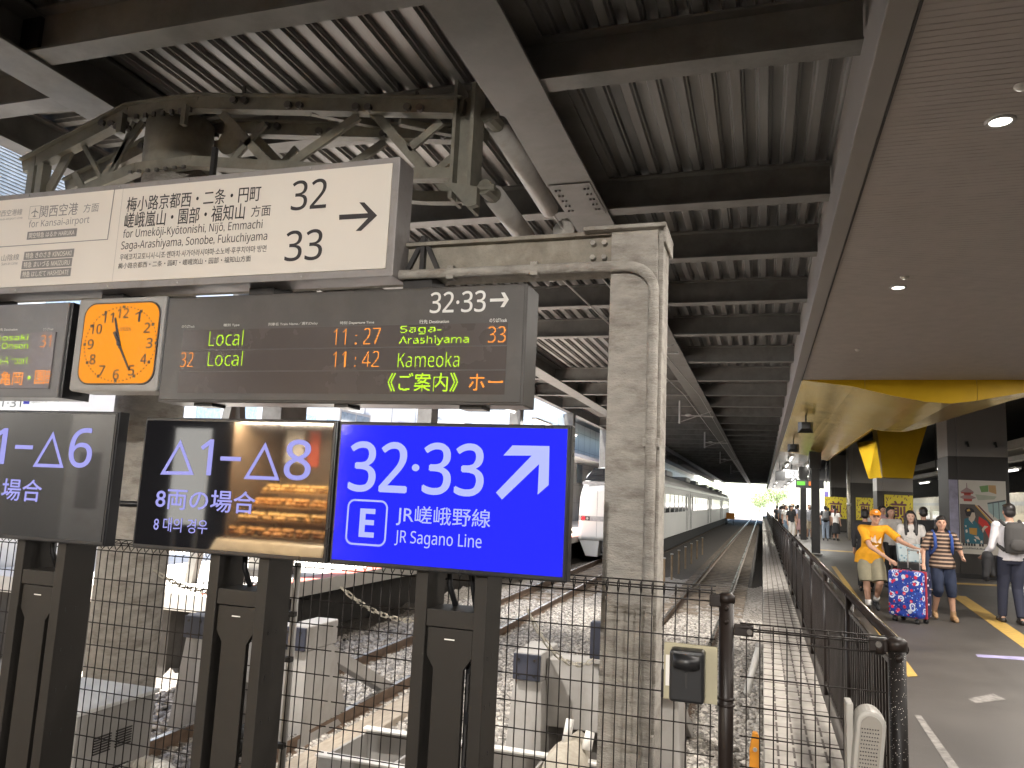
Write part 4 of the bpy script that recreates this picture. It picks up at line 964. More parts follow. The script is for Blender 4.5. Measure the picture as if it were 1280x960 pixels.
# ------------------------------------------------------------------ buffer stops, cabinet, pit frame
M_buf = mat('buffer_grey', (.33, .315, .295), .55, 0, .08, 3, dirt=(.2, .18, .15), dscale=2.5, damt=.5)
M_bumper = mat('bumper_blue_black', (.035, .038, .055), .45, 0, .15, 6)
M_canvas = mat('canvas', (.42, .38, .31), .9, 0, .2, 8, bump=1, bscale=12, dirt=(.2, .16, .12), dscale=5)
def buffer_stop(cx, y, label):
    t = thing('buffer_stop', label, 'buffer stop', (cx, y, -1.05), group='buffer stops at the ends of the tracks')
    for s in (-1, 1):
        x = cx+s*.62; a, b = x-.135, x+.135
        k = MB(); k.loft([[(a-.06*(z < -.9), y+.02-.10*(z < -.9), z), (b+.06*(z < -.9), y+.02-.10*(z < -.9), z), (b, y+.55+.5*(z < -.9), z), (a, y+.55+.5*(z < -.9), z)] for z in (-1.1, -.10)]); k.build('post', M_buf, t, bevel=.01)
        k = MB(); k.box(a, b, y, y+.62, -.098, .15); k.build('buffer_head', M_buf, t, bevel=.015)
        k = MB(); k.box(a+.005, b-.005, y-.035, y-.001, -.09, .14); bp = k.build('bumper_plate', M_bumper, t, bevel=.006)
        k = MB()
        for dx in (-.075, .075):
            for dz in (-.045, .09): k.tube([(x+dx, y-.042, dz), (x+dx, y-.034, dz)], .014, 8)
        k.each('bolt', M_dark, bp)
        k = MB(); k.bar((x, y+.5, -.15), (x, y+2.3, -.98), .16, .14); k.build('brace', M_buf, t, bevel=.008)
    k = MB(); k.box(cx-.48, cx+.48, y+.16, y+.46, -.52, .09); k.build('cross_beam', M_buf, t, bevel=.012)
    k = MB(); k.box(cx+.02, cx+.13, y+.148, y+.159, -.01, .05); k.box(cx+.03, cx+.13, y+.145, y+.159, -.12, -.06); k.each('data_plate', M_dark, t)
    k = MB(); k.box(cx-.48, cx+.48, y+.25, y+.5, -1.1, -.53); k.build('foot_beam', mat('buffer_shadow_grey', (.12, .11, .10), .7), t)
    return t
tb = buffer_stop(-1.45, 7.2, 'pale grey buffer stop with dark bumper plates right behind the beige pillar')
buffer_stop(-5.2, 7.25, 'pale grey buffer stop at the end of the left track, seen behind the middle stand')
t = thing('lamp_box', 'small dark box lamp standing on top of the buffer stop by the pillar', 'lamp', (-1.40, 7.4, .09))
k = MB(); k.box(-1.52, -1.36, 7.34, 7.46, .13, .46); k.build('case', M_bumper, t, bevel=.008); k = MB(); k.box(-1.36, -1.32, 7.34, 7.46, .13, .44); k.build('side_bracket', M_buf, t); k = MB(); k.box(-1.50, -1.32, 7.33, 7.47, .09, .13); k.build('foot', M_buf, t, bevel=.005)
t = thing('covered_coupler', 'canvas covered coupler head with two pegs in front of the buffer stop', 'coupler', (-1.55, 6.7, -.8))
k = MB(); n = 20
rings = []
for i, (y, rx, rz, zc_) in enumerate(((7.3, .10, .12, -.62), (7.0, .13, .16, -.62), (6.8, .17, .20, -.65), (6.6, .21, .23, -.70), (6.45, .20, .21, -.76), (6.38, .12, .12, -.80))):
    rings.append([(-1.56+rx*(1+.10*math.sin(3*a+i))*math.cos(a), y, zc_+rz*(1+.12*math.sin(4*a+2*i))*math.sin(a)) for a in [2*math.pi*j/n for j in range(n)]])
k.loft(rings).build('canvas_cover', M_canvas, t, True)
k = MB(); k.tube([(-1.60, 6.85, -.50), (-1.58, 6.9, -.30)], [.04, .035], 10); k.tube([(-1.42, 6.85, -.52), (-1.40, 6.9, -.38)], [.045, .04], 10); k.each('peg', M_wpaint, t, True)
t = thing('steel_pit_frame', 'grey open steel frame with compartments set in the ballast before the tracks', 'steel frame', (-2.4, 6.4, -1))
k = MB(); k.box(-3.5, -.75, 6.02, 6.05, -1.1, -.62); k.box(-3.5, -.75, 6.86, 6.89, -1.1, -.62); k.each('side_plate', M_buf, t, bevel=.006)
for x in (-3.5, -2.9, -2.35, -1.8, -1.25, -.78): k = MB(); k.box(x, x+.025, 6.06, 6.85, -1.1, -.64); k.build('divider', M_buf, t, bevel=.004)
k = MB(); k.box(-3.52, -.73, 6.0, 6.10, -.62, -.60); k.box(-3.52, -.73, 6.80, 6.90, -.62, -.60); k.build('flange', M_wpaint, t, bevel=.004)
t = thing('rail_stop', 'black coiled stop clamped on the rail end below the left buffer stop', 'rail stop', (-4.65, 6.6, -.9))
k = MB()
for i in range(5): k.tube([(-4.62+i*.0, 6.3+i*.09, -.78), (-4.62, 6.35+i*.09, -.78)], .13-.012*(i % 2), 16)
k.tube([(-4.62, 6.2, -.86), (-4.62, 6.9, -.86)], .07, 10); k.build('coil', M_black, t, True)
t = thing('equipment_cabinet', 'pale grey equipment cabinet with a white top behind the left of the mesh', 'cabinet', (-4.3, 4.2, -1))
k = MB(); k.box(-4.62, -3.92, 3.9, 4.54, -1.1, .155); cb = k.build('body', M_gpaint, t, bevel=.006)
k = MB(); k.box(-4.64, -3.90, 3.88, 4.56, .157, .182); k.build('lid', M_white, t, bevel=.005)
for y0 in (4.05, 4.22):
    for z0 in (-.02, -.24):
        k = MB()
        for i in range(7): k.box(-3.919, -3.912, y0, y0+.13, z0-.09+i*.016, z0-.09+i*.016+.008)
        k.build('vent', M_dark, cb)
k = MB(); k.box(-4.2, -3.96, 3.89, 3.899, -.9, .1); k.build('door', M_gpaint, t, bevel=.003); k = MB(); k.tube([(-4.0, 3.88, .02), (-4.0, 3.89, .02)], .02, 12); k.build('lock', M_black, cb)
t = thing('flexible_hose', 'pale ribbed hose lying in front of the grey cabinet', 'hose', (-3.5, 4.0, -.3))
k = MB(); pts = [(-3.92, 4.3, -.28), (-3.7, 4.25, -.18), (-3.5, 4.2, -.17), (-3.3, 4.15, -.24)]
for i in range(40):
    u = i/39*3; j = min(2, int(u)); a = Vector(pts[j]).lerp(Vector(pts[j+1]), u-j); b_ = a+Vector((.008, -.002, 0)); k.tube([a, b_], .045 if i % 2 else .038, 12)
k.build('hose', M_wpaint, t, True)
for y in (5.2, 5.75):
    pass

# stakes with a chain between the tracks
t0 = None
for i, y in enumerate((17.5, 19.3, 21.2, 23.2, 25.4, 27.6, 30, 32.6, 35.4, 38.5, 42)):
    x = -2.95-.0*i
    t = thing('warning_stake', 'pale yellow tall stake at the near end of the row between the tracks' if i == 0 else 'brown wooden stake in the row standing between the two tracks', 'stake', (x, y, -1.05), group=None if i == 0 else 'stakes between the tracks')
    h = .30 if i else .75
    k = MB(); k.tube([(x, y, -1.05), (x, y, h-.5)], .035, 8); k.build('post', mat('stake_wood', (.28, .20, .12), .8) if i else mat('stake_cream', (.70, .62, .42), .6), t)
    k = MB(); k.box(x-.045, x+.045, y-.045, y+.045, h-.5, h-.47); k.build('cap', M_wpaint, t)
# orange barrier at the far end of the tracks
t = thing('orange_barrier', 'orange barrier board far along the tracks beside the train', 'barrier', (-3.2, 105, -1))
k = MB(); k.box(-4.6, -3.4, 105, 105.2, -.3, .5); k.build('board', mat('barrier_orange', (.55, .22, .03), .6), t); k = MB(); k.box(-4.5, -4.4, 105.05, 105.15, -1.1, -.3); k.box(-3.6, -3.5, 105.05, 105.15, -1.1, -.3); k.each('leg', M_dark, t)

# ------------------------------------------------------------------ white express train on the left track
M_tbody = mat('train_white', (.78, .77, .74), .5, 0, .03, 1)
M_tgrey = mat('train_grey_band', (.36, .36, .36), .35)
M_twin = mat('train_window', (.02, .022, .025), .06, 0, .1, 2)
M_under = mat('underframe', (.018, .017, .016), .8)
def section(cx, y, hw, z0, z1, rr, shrink=0):
    pts = [(-hw, z0), (-hw*1.0, z0+.9), (-hw*.985, z1-.75), (-hw*.93, z1-.42), (-hw*.72, z1-.12), (-hw*.35, z1), (hw*.35, z1), (hw*.72, z1-.12), (hw*.93, z1-.42), (hw*.985, z1-.75), (hw, z0+.9), (hw, z0)]
    return [(cx+a, y, b_) for a, b_ in pts]
TX = -5.86; ty = 31.6
t = thing('express_train', 'white express train standing on the left track with one red tail lamp showing', 'train', (TX, ty, -1))
k = MB(); k.loft([section(TX, ty, 1.18, .0, 1.9, 0), section(TX, ty+.12, 1.32, -.12, 2.05, 0), section(TX, ty+.5, 1.40, -.16, 2.35, 0), section(TX, ty+1.5, 1.44, -.18, 2.95, 0), section(TX, ty+2.4, 1.44, -.18, 3.02, 0), section(TX, ty+20.4, 1.44, -.18, 3.02, 0)])
k.build('nose_car', M_tbody, t, False, bevel=.05)
for i, y0 in enumerate((52.4, 73, 93.6)):
    k = MB(); k.loft([section(TX, y0, 1.44, -.18, 3.0, 0), section(TX, y0+20.2, 1.44, -.18, 3.0, 0)]); k.build('passenger_car', M_tbody, t, bevel=.04)
k = MB()
for y0 in (52.05, 72.65, 93.25): k.box(TX-1.2, TX+1.2, y0-.05, y0+.4, -.1, 2.7)
k.each('gangway', M_under, t)
# windscreen, lamps, door lines on the nose
k = MB(); k.quad((TX-1.17, ty+.335, 2.30), (TX+1.17, ty+.335, 2.30), (TX+.98, ty+1.2, 2.85), (TX-.98, ty+1.2, 2.85)); ws = k.build('windscreen', M_twin, t, fix=False)
k = MB(); k.prism([(-1.25, 2.13), (1.25, 2.13), (1.22, 2.27), (-1.22, 2.27)], 'y', ty+.22, ty+.32); 
k.v = [(TX+a, b_, c) for a, b_, c in k.v]; k.build('windscreen_surround', M_tgrey, t)
k = MB(); k.box(TX-1.30, TX+1.30, ty-.012, ty+.02, .66, .86); k.build('grey_band', M_tgrey, t)
for s in (-1, 1):
    k = MB(); k.box(TX+s*1.02-.18, TX+s*1.02+.18, ty-.03, ty-.013, .68, .84); hl = k.build('lamp_housing', M_dark, t)
    k = MB(); k.disc((TX+s*1.10, ty-.04, .76), .075, 16, 'y', .012); k.build('tail_lamp', emit('tail_lamp_red', (1, .03, .04), 2.2), hl)
    k = MB(); k.disc((TX+s*.94, ty-.035, .76), .05, 12, 'y', .008); k.build('headlight', M_steel, hl)
    k = MB(); k.box(TX+s*.55-.008, TX+s*.55+.008, ty-.006, ty+.002, .02, 1.9); k.build('door_joint', M_tgrey, t)
    k = MB(); k.loft([[(TX+s*.45, ty+.15, -.06), (TX+s*1.32, ty+.15, -.06), (TX+s*1.32, ty+.9, -.06), (TX+s*.45, ty+.9, -.06)], [(TX+s*.55, ty+.3, -.78), (TX+s*1.05, ty+.35, -.78), (TX+s*1.15, ty+.9, -.78), (TX+s*.55, ty+.9, -.78)]]); k.build('skirt', M_tbody, t, bevel=.03)
k = MB(); k.box(TX-.35, TX+.35, ty+.2, ty+1, -.55, -.1); k.tube([(TX, ty-.05, -.4), (TX, ty+.8, -.4)], .14, 12); k.tube([(TX-.4, ty+.1, -.65), (TX+.4, ty+.1, -.65)], .03, 8); k.build('coupler', mat('coupler_iron', (.16, .15, .14), .5, .4), t)
k = MB(); k.box(TX-1.25, TX+1.25, ty+1.2, 113.5, -.85, -.18); k.build('underframe', M_under, t)
for s in (1, -1):
    x0 = TX+s*1.441
    for y0, n_ in ((ty+4.2, 6), (53.6, 7), (74.2, 7), (94.8, 7)):
        k = MB(); 
        a, b_ = sorted((x0-s*.01, x0+s*.006)); k.box(a, b_, y0, y0+n_*2.1, 1.05, 1.95); wn = k.build('window_strip', M_twin, t)
        k = MB(); a, b_ = sorted((x0, x0+s*.014))
        for i in range(n_+1): k.box(a, b_, y0+i*2.1-.10, y0+i*2.1+.10, 1.04, 1.96)
        k.each('window_pillar', M_tbody, wn)
        for yd in (y0-1.9, y0+n_*2.1+.6):
            k = MB(); k.box(a, b_, yd, yd+.05, -.1, 2.1); k.box(a, b_, yd+1.0, yd+1.05, -.1, 2.1); k.each('door_edge', M_dark, t)
            k = MB(); k.box(a, b_, yd+.3, yd+.75, 1.1, 1.9); k.each('door_window', M_twin, t)
    k = MB(); a, b_ = sorted((x0, x0+s*.01)); k.box(a, b_, ty+3, 113, 2.28, 2.42); k.build('gutter', M_tgrey, t)
k = MB()
for y in (36, 44, 56, 64, 77, 86, 98, 106): k.box(TX-.8, TX+.8, y, y+3, 3.0, 3.32)
k.each('roof_unit', M_tgrey, t, bevel=.05)

# ------------------------------------------------------------------ platform pillars, posters, sign posts, lights
M_pgrey = mat('column_cladding', (.27, .25, .235), .42, 0, .05, 1)
M_pdark = mat('column_dark_cladding', (.055, .049, .043), .5, 0, .08, 1)
PX0, PX1 = 4.86, 6.02
for i, (y, lab) in enumerate(((23.0, 'big grey square column carrying the kimono poster'), (36.5, 'grey square column with a yellow flared head and yellow poster'), (48, 'far grey square column behind the slim light pole'), (60, 'farthest grey square column on the platform'))):
    t = thing('square_column', lab, 'column', (5.4, y, 0), group='square columns on the platform')
    zl = 2.45 if i == 1 else 3.12
    k = MB(); k.box(PX0-.0, PX1, y, y+1.3, zl, (3.0, 5.4, 5.4)[i-1] if i else 4.9); k.box(PX0-.22, PX0-.003, y+.02, y+1.28, zl, (3.0, 5.4, 5.4)[i-1] if i else 4.8); k.build('upper_cladding', M_pgrey, t, bevel=.006)
    k = MB(); k.box(PX0, PX1, y+.002, y+1.298, 0, zl-.002); k.box(PX0-.22, PX0-.003, y+.022, y+1.278, 0, zl-.002); k.build('lower_cladding', M_pdark, t, bevel=.006)
    k = MB(); k.box(PX0-.24, PX1+.02, y-.02, y+1.32, 0, .12); k.build('plinth', M_dark, t)
    if i == 0:
        for x in (PX0+.22, PX0+.86):
            k = MB(); k.box(x-.03, x+.03, y-.09, y, 3.42, 3.50); k.bar((x, y-.08, 3.5), (x+.03, y-.08, 3.36), .05, .05); k.build('hook', M_black, t)
    if i == 1:
        k = MB(); fl = [[(PX0-a, y-b_, z), (PX1+c, y-b_, z), (PX1+c, y+1.3, z), (PX0-a, y+1.3, z)] for a, b_, c, z in ((.0, .04, .0, 3.02), (.06, .10, .18, 3.9), (.22, .16, .60, 5.3))]
        k.loft(fl).build('flared_head', M_yellow, t, False)
        k = MB(); k.add([(PX0-.50, y+.3, 2.95), (PX0-.02, y-.05, 3.0), (PX0-.24, y-.17, 4.6), (PX0-.95, y+.3, 4.5)], [(0, 1, 2, 3)]); k.build('glossy_flare_side', M_yellowm, t, fix=False)
# kimono poster
POS = 22.99
t = thing('wall_poster', 'tall illustrated poster of a pagoda and a woman in a teal kimono', 'poster', (5.4, POS, 1.5))
k = MB(); k.box(4.865, 5.935, POS-.02, POS+.005, .62, 2.50); k.build('sheet', mat('poster_cream', (.74, .69, .60), .5, 0, .03, 3), t)
def pm(name, col): return mat('poster_'+name, col, .5, 0, .05, 6)
def pic(name, polys, m, d): flat([[(4.865+u*1.07, 2.50-v*1.88) for u, v in p] for p in polys], POS-.021-.0012*d, m, t, name)
pic('dark_ground', [[(.01,.33),(.33,.33),(.82,.70),(.82,.86),(.01,.86)]], pm('brown', (.13, .11, .10)), 1)
pic('rail_stripe', [[(.33,.34),(.36,.34),(.83,.66),(.83,.70)]], pm('gold', (.75, .45, .10)), 2)
pic('maroon_stripe', [[(.38,.34),(.42,.34),(.83,.61),(.83,.64)]], pm('maroon', (.20, .06, .05)), 2)
pic('red_sash', [[(.41,.49),(.57,.55),(.82,.80),(.82,.86),(.66,.86),(.52,.66),(.39,.58)]], pm('red', (.75, .05, .04)), 3)
pic('window_frame', [[(.60,.31),(.985,.26),(.985,.56),(.93,.58),(.62,.42)]], pm('window', (.42, .56, .54)), 1)
pic('window_bars', [[(.71,.30),(.725,.30),(.725,.50),(.71,.49)], [(.83,.28),(.845,.28),(.845,.55),(.83,.55)], [(.60,.30),(.985,.25),(.985,.27),(.60,.32)]], pm('line', (.12, .14, .14)), 2)
pic('pagoda_roof', [[(.03,.16),(.10,.13),(.17,.10),(.26,.13),(.33,.165),(.27,.175),(.08,.175)], [(.01,.235),(.10,.21),(.27,.21),(.37,.24),(.28,.26),(.08,.26)], [(.165,.04),(.18,.04),(.185,.11),(.16,.11)]], pm('roof', (.42, .28, .26)), 2)
pic('pagoda_body', [[(.10,.175),(.26,.175),(.25,.21),(.11,.21)], [(.09,.255),(.28,.255),(.27,.29),(.10,.29)], [(.04,.17),(.31,.17),(.30,.185),(.05,.185)]], pm('vermilion', (.55, .09, .07)), 3)
pic('green_map', [[(.44,.08),(.63,.06),(.63,.15),(.48,.16)]], pm('green', (.22, .38, .14)), 2)
pic('orange_map', [[(.635,.06),(.79,.06),(.80,.18),(.64,.15)]], pm('tan', (.62, .38, .17)), 2)
pic('pale_map', [[(.35,.19),(.80,.21),(.75,.25),(.40,.27)]], pm('pale', (.50, .52, .40)), 2)
pic('kimono', [[(.10,.53),(.20,.51),(.30,.54),(.36,.58),(.44,.68),(.49,.72),(.48,.86),(.10,.86),(.08,.62)]], pm('teal', (.04, .17, .22)), 4)
pic('obi', [[(.19,.65),(.36,.65),(.35,.75),(.20,.73)]], pm('obi', (.60, .32, .06)), 5)
pic('kimono_flowers', [[(.11,.68),(.15,.67),(.16,.71),(.12,.72)], [(.13,.82),(.17,.80),(.19,.84),(.14,.85)], [(.42,.82),(.46,.81),(.47,.85),(.42,.85)], [(.10,.62),(.14,.62),(.13,.65)], [(.28,.80),(.33,.80),(.33,.84)]], pm('cream', (.68, .60, .45)), 5)
pic('face', [[(.20,.45),(.26,.42),(.32,.44),(.335,.50),(.30,.55),(.26,.57),(.28,.60),(.19,.54)]], pm('skin', (.70, .58, .46)), 5)
pic('hand', [[(.46,.66),(.52,.61),(.60,.62),(.52,.66),(.48,.71)], [(.29,.76),(.38,.76),(.42,.81),(.33,.79)]], pm('skin', (.70, .58, .46)), 5)
pic('hair', [[(.11,.42),(.15,.38),(.25,.38),(.30,.40),(.32,.44),(.26,.44),(.22,.50),(.14,.49)]], pm('hair', (.035, .03, .035)), 6)
pic('hair_ornament', [[(.15,.41),(.21,.39),(.23,.42),(.17,.43)]], pm('gold', (.75, .45, .10)), 7)
M_pink = pm('ink', (.06, .05, .05))
k = MB(); r2 = random.Random(2)
for i in range(11): x = 4.91+i*.062; k.quad((x, POS-.024, .82), (x+.045, POS-.024, .82), (x+.045, POS-.024, .885), (x, POS-.024, .885)) if i not in (5, 8) else None
for i in range(24): x = 4.91+i*.03; h = r2.choice((.022, .03, .04)); k.quad((x, POS-.024, .74), (x+.016, POS-.024, .74), (x+.016, POS-.024, .74+h), (x, POS-.024, .74+h))
k.build('print_lines', M_pink, t, fix=False)
t = thing('side_banner', 'pale violet picture banner on the narrow side of the big column', 'banner', (4.7, 23, 1.8))
k = MB(); k.box(4.645, 4.85, 23.0, 23.019, .95, 2.50); k.build('sheet', mat('banner_violet', (.42, .40, .52), .5, 0, .35, 3), t)
# yellow posters
M_py = mat('poster_yellow', (.72, .58, .05), .5, 0, .05, 4); M_pp = pm('plum', (.16, .06, .07))
for x0, x1, y, lab in ((4.92, 6.0, 36.47, 'yellow poster with a big plum character behind the walkers'), (5.0, 5.95, 47.96, 'yellow poster partly hidden behind the slim pole'), (3.5, 4.75, 50, 'yellow poster farther left beside the slim light pole')):
    t = thing('yellow_poster', lab, 'poster', (x0, y, 1.7), group='yellow posters on the platform')
    k = MB(); k.box(x0, x1, y-.02, y, 1.05, 2.30); k.build('sheet', M_py, t)
    W = x1-x0; text('煎', x0+.24*W, x0+.76*W, 1.15, 2.05, y-.022, M_pp, t, .02)
    k = MB(); r2 = random.Random(3)
    for _ in range(70):
        u, v = r2.random(), r2.random()
        if .2 < u < .8 and .12 < v < .85: continue
        a = x0+.02+u*(W-.06); b_ = 1.07+v*1.2; d = r2.uniform(-.05, .05); k.quad((a, y-.0215, b_), (a+.03, y-.0215, b_), (a+.03+d, y-.0215, b_+.09), (a+d, y-.0215, b_+.09))
    k.build('leaf_pattern', M_pp, t, fix=False)
# dark posts with departure boards, number sign, loudspeakers
for x, y, lab in ((1.80, 30, 'nearer dark sign post beside the bar fence'), (1.93, 41.5, 'farther dark sign post beside the bar fence')):
    t = thing('sign_post', lab, 'post', (x, y, 0), group='dark posts carrying boards')
    k = MB(); k.box(x-.14, x+.14, y-.14, y+.14, 0, 3.2); k.build('shaft', M_dark, t, bevel=.01); k = MB(); k.box(x-.2, x+.2, y-.2, y+.2, 3.0, 3.6); k.build('head', M_dark, t); k = MB(); k.box(x-.22, x+.22, y-.22, y+.22, 0, .03); k.build('base_plate', M_steel, t)
t = thing('slim_pole', 'slim pale metal pole in front of the yellow posters', 'pole', (4.55, 46, 0))
k = MB(); k.tube([(4.45, 46, 0), (4.45, 46, 3.7)], .075, 14); k.build('shaft', mat('warm_pole', (.55, .5, .42), .35, .5), t, True); k = MB(); k.tube([(4.45, 46, 1.8), (4.45, 46, 1.95)], .11, 14); k.build('collar', M_steel, t, True)
t = thing('number_sign', 'small white lit sign with 32 hanging over the platform edge', 'sign', (1.5, 44, 3.3))
k = MB(); k.box(1.17, 1.80, 44, 44.15, 3.12, 3.55); k.build('panel', emit('lit_sign_white', (1, 1, 1), .95), t); text('@32', 1.3, 1.67, 3.2, 3.47, 43.99, M_inkd, t, .02); k = MB(); k.box(1.45, 1.5, 44.05, 44.1, 3.55, CE); k.build('hanger', M_dark, t)
t = thing('black_screen', 'black hanging screen left of the small 32 sign', 'screen', (.95, 44, 3.2))
k = MB(); k.box(.66, 1.13, 44, 44.2, 2.98, 3.48); k.build('case', M_black, t, bevel=.02); k = MB(); k.box(.85, .9, 44.05, 44.1, 3.48, CE); k.build('hanger', M_dark, t)
t = thing('led_board', 'small lit green and orange departure board far along the platform', 'departure board', (2.0, 38, 2.7))
k = MB(); k.box(1.45, 2.65, 38, 38.2, 2.48, 2.86); k.build('case', M_black, t)
k = MB(); k.box(1.50, 1.85, 37.99, 38, 2.6, 2.78); k.build('green_text', emit('led_green_far', (.2, .75, .08), .9), t); k = MB(); k.box(2.0, 2.3, 37.99, 38, 2.6, 2.78); k.build('orange_text', emit('led_orange_far', (1, .25, .05), .95), t); k = MB(); k.box(2.0, 2.06, 38.05, 38.15, 2.86, CE); k.build('hanger', M_dark, t)
t = thing('lit_panel_sign', 'small upright lit panel, white above and violet below, hanging far off', 'sign', (2.8, 38, 2.2))
k = MB(); k.box(2.66, 2.84, 38, 38.1, 2.35, 2.62); k.build('white_panel', emit('lit_sign_white', (1, 1, 1), .95), t); k = MB(); k.box(2.66, 2.84, 38, 38.1, 2.13, 2.348); k.build('violet_panel', emit('lit_violet', (.38, .3, .8), .8), t); k = MB(); k.box(2.73, 2.77, 38.03, 38.07, 2.62, CE); k.build('hanger', M_dark, t)
for x, y, lab in ((.98, 19.5, 'nearer small black loudspeaker under the yellow soffit'), (.95, 26.5, 'farther small black loudspeaker under the yellow soffit')):
    t = thing('loudspeaker', lab, 'loudspeaker', (x, y, 3.5), group='loudspeakers under the yellow soffit')
    k = MB(); k.loft([[(x-.10, y, 3.45), (x+.10, y, 3.45), (x+.10, y, 3.6), (x-.10, y, 3.6)], [(x-.17, y+.25, 3.36), (x+.17, y+.25, 3.36), (x+.17, y+.25, 3.62), (x-.17, y+.25, 3.62)]]); k.build('horn', M_black, t); k = MB(); k.box(x-.02, x+.02, y+.08, y+.12, 3.6, CE); k.build('bracket', M_dark, t)
# hanging fluorescent lamps, right bays and far platform
def tube(x, y, z, L, label, grp, w_=14):
    t = thing('fluorescent_lamp', label, 'ceiling light', (x, y, z), group=grp)
    k = MB(); k.box(x-.10, x+.10, y, y+L, z+.03, z+.09); k.build('housing', M_wpaint, t)
    k = MB(); k.tube([(x, y+.05, z), (x, y+L-.05, z)], .03, 10); k.build('tube', M_tubew, t, True)
    l = bpy.data.lights.new('tube_light', 'AREA'); l.shape = 'RECTANGLE'; l.size = .12; l.size_y = L; l.energy = w_*.45; l.color = (1, .97, .9)
    o = bpy.data.objects.new('tube_light', l); COL.objects.link(o); o.location = (x, y+L/2, z-.04); o.parent = t; o.matrix_parent_inverse = Matrix.Translation(-Vector(t.location))
G3 = 'tube lamps over the far right platform'
for i, y in enumerate((21.5, 25, 29.5, 34, 39, 44, 50)): tube(8.0, y, 3.15, 2.4, 'lit tube lamp in the row hanging over the far right platform', G3, 22)
for i, y in enumerate((24, 29.2, 35.5, 44)): tube(8.9, y, 3.95, 2.6, 'lit tube lamp in the higher row beyond the right columns', 'higher tube lamps beyond the right columns', 22)
for y in (22, 26.5, 31): tube(-7.75, y, 4.25, 2.2, 'added lit tube lamp over the left platform in front of the white train', 'added tube lamps over the left platform', 26)  # lamps added to brighten the nose of the train
G4 = 'tube lamps along the platform soffit'
for y in (35, 41, 47, 54, 62, 72, 84, 97): 
    tube(1.2, y, CE-.12, 3, 'lit tube lamp along the pale soffit above the platform edge', G4, 60)
    tube(2.2, y, CE-.12, 3, 'lit tube lamp along the pale soffit farther from the fence', G4+' middle', 30)
t = thing('lamp_trunking', 'long grey trunking beam hanging with the lamps beyond the right columns', 'beam', (7.2, 26, 3.2))
k = MB(); k.box(7.1, 7.3, 20, 60, 3.25, 3.4); k.build('trunking', M_gpaint, t); k = MB()
for y in (22, 30, 38, 46, 54): k.box(7.18, 7.22, y, y+.04, 3.4, 6)
k.each('hanger', M_dark, t)
t = thing('bay_canopy', 'pale canopy edge over the far right platform', 'canopy', (9.6, 30, 4.2)); k = MB(); k.box(9.2, 9.4, 18, 70, 4.2, 4.55); k.build('edge', M_gpaint, t); k = MB(); k.box(9.4, 15.5, 18, 70, 4.5, 4.6); k.build('cover', M_pgrey, t)

# commuter train in the right bay
t = thing('commuter_train', 'pale commuter train with lit doors in the far right bay', 'train', (10, 40, -1)); RX = 9.3
k = MB(); k.box(RX, RX+2.8, 20, 80, -.4, 2.55); k.build('body', mat('train_beige', (.50, .46, .38), .35, .3), t, bevel=.05)
M_lit = emit('carriage_interior', (1, .86, .6), .55)
for i in range(12):
    y = 21+i*5
    k = MB(); k.box(RX-.012, RX, y, y+1.4, .05, 1.95); dr = k.build('door', mat('door_steel', (.45, .43, .39), .3, .5), t)
    k = MB(); k.box(RX-.018, RX-.012, y+.12, y+.62, .8, 1.75); k.box(RX-.018, RX-.012, y+.78, y+1.28, .8, 1.75); k.each('door_window', M_lit if i % 2 else M_twin, dr)
    k = MB(); k.box(RX-.014, RX, y+1.9, y+4.4, .85, 1.75); k.build('window', M_twin if i % 2 else M_lit, t)
k = MB(); k.box(RX-.01, RX, 20, 80, 2.05, 2.2); k.build('roof_line', M_tgrey, t)

# trees and light beyond the far end of the station
M_leaf = mat('leaf', (.26, .33, .13), .7, 0, .4, 3); M_bark = mat('bark', (.16, .12, .09), .9)
for i, (x, y, h, r) in enumerate(((-17, 255, 7, 4.5), (-1.0, 340, 6, 4), (4.5, 270, 9, 4.2), (-27, 265, 10, 6))):
    t = thing('tree', ('leafy tree beyond the far end of the white train', 'low leafy tree straight beyond the end of the tracks', 'leafy tree just left of the platform far beyond the roof', 'tall leafy tree behind the far end of the white building')[i], 'tree', (x, y, -1.2), group='trees beyond the station')
    k = MB(); k.tube([(x, y, -1.25), (x+.1, y, h*.35), (x-.2, y, h*.7)], [.3, .22, .08], 8)
    for a in range(4): k.tube([(x, y, h*.3+a*.4), (x+1.6*math.cos(a*1.7), y+1.6*math.sin(a*1.7), h*.55+a*.5)], [.12, .04], 6)
    k.build('trunk', M_bark, t); k = MB(); r2 = random.Random(i)
    for _ in range(1400):
        u = Vector((r2.gauss(0, 1), r2.gauss(0, 1), r2.gauss(0, .8))).normalized()*r*(.45+.55*r2.random()); c = Vector((x, y, h*.65))+u+Vector((r2.gauss(0, .3), r2.gauss(0, .3), r2.gauss(0, .3)))
        a = Vector((r2.gauss(0, 1), r2.gauss(0, 1), r2.gauss(0, 1))).normalized()*.28; b_ = a.orthogonal().normalized()*.2; k.quad(c-a, c+b_, c+a, c-b_)
    k.build('crown', M_leaf, t, fix=False)

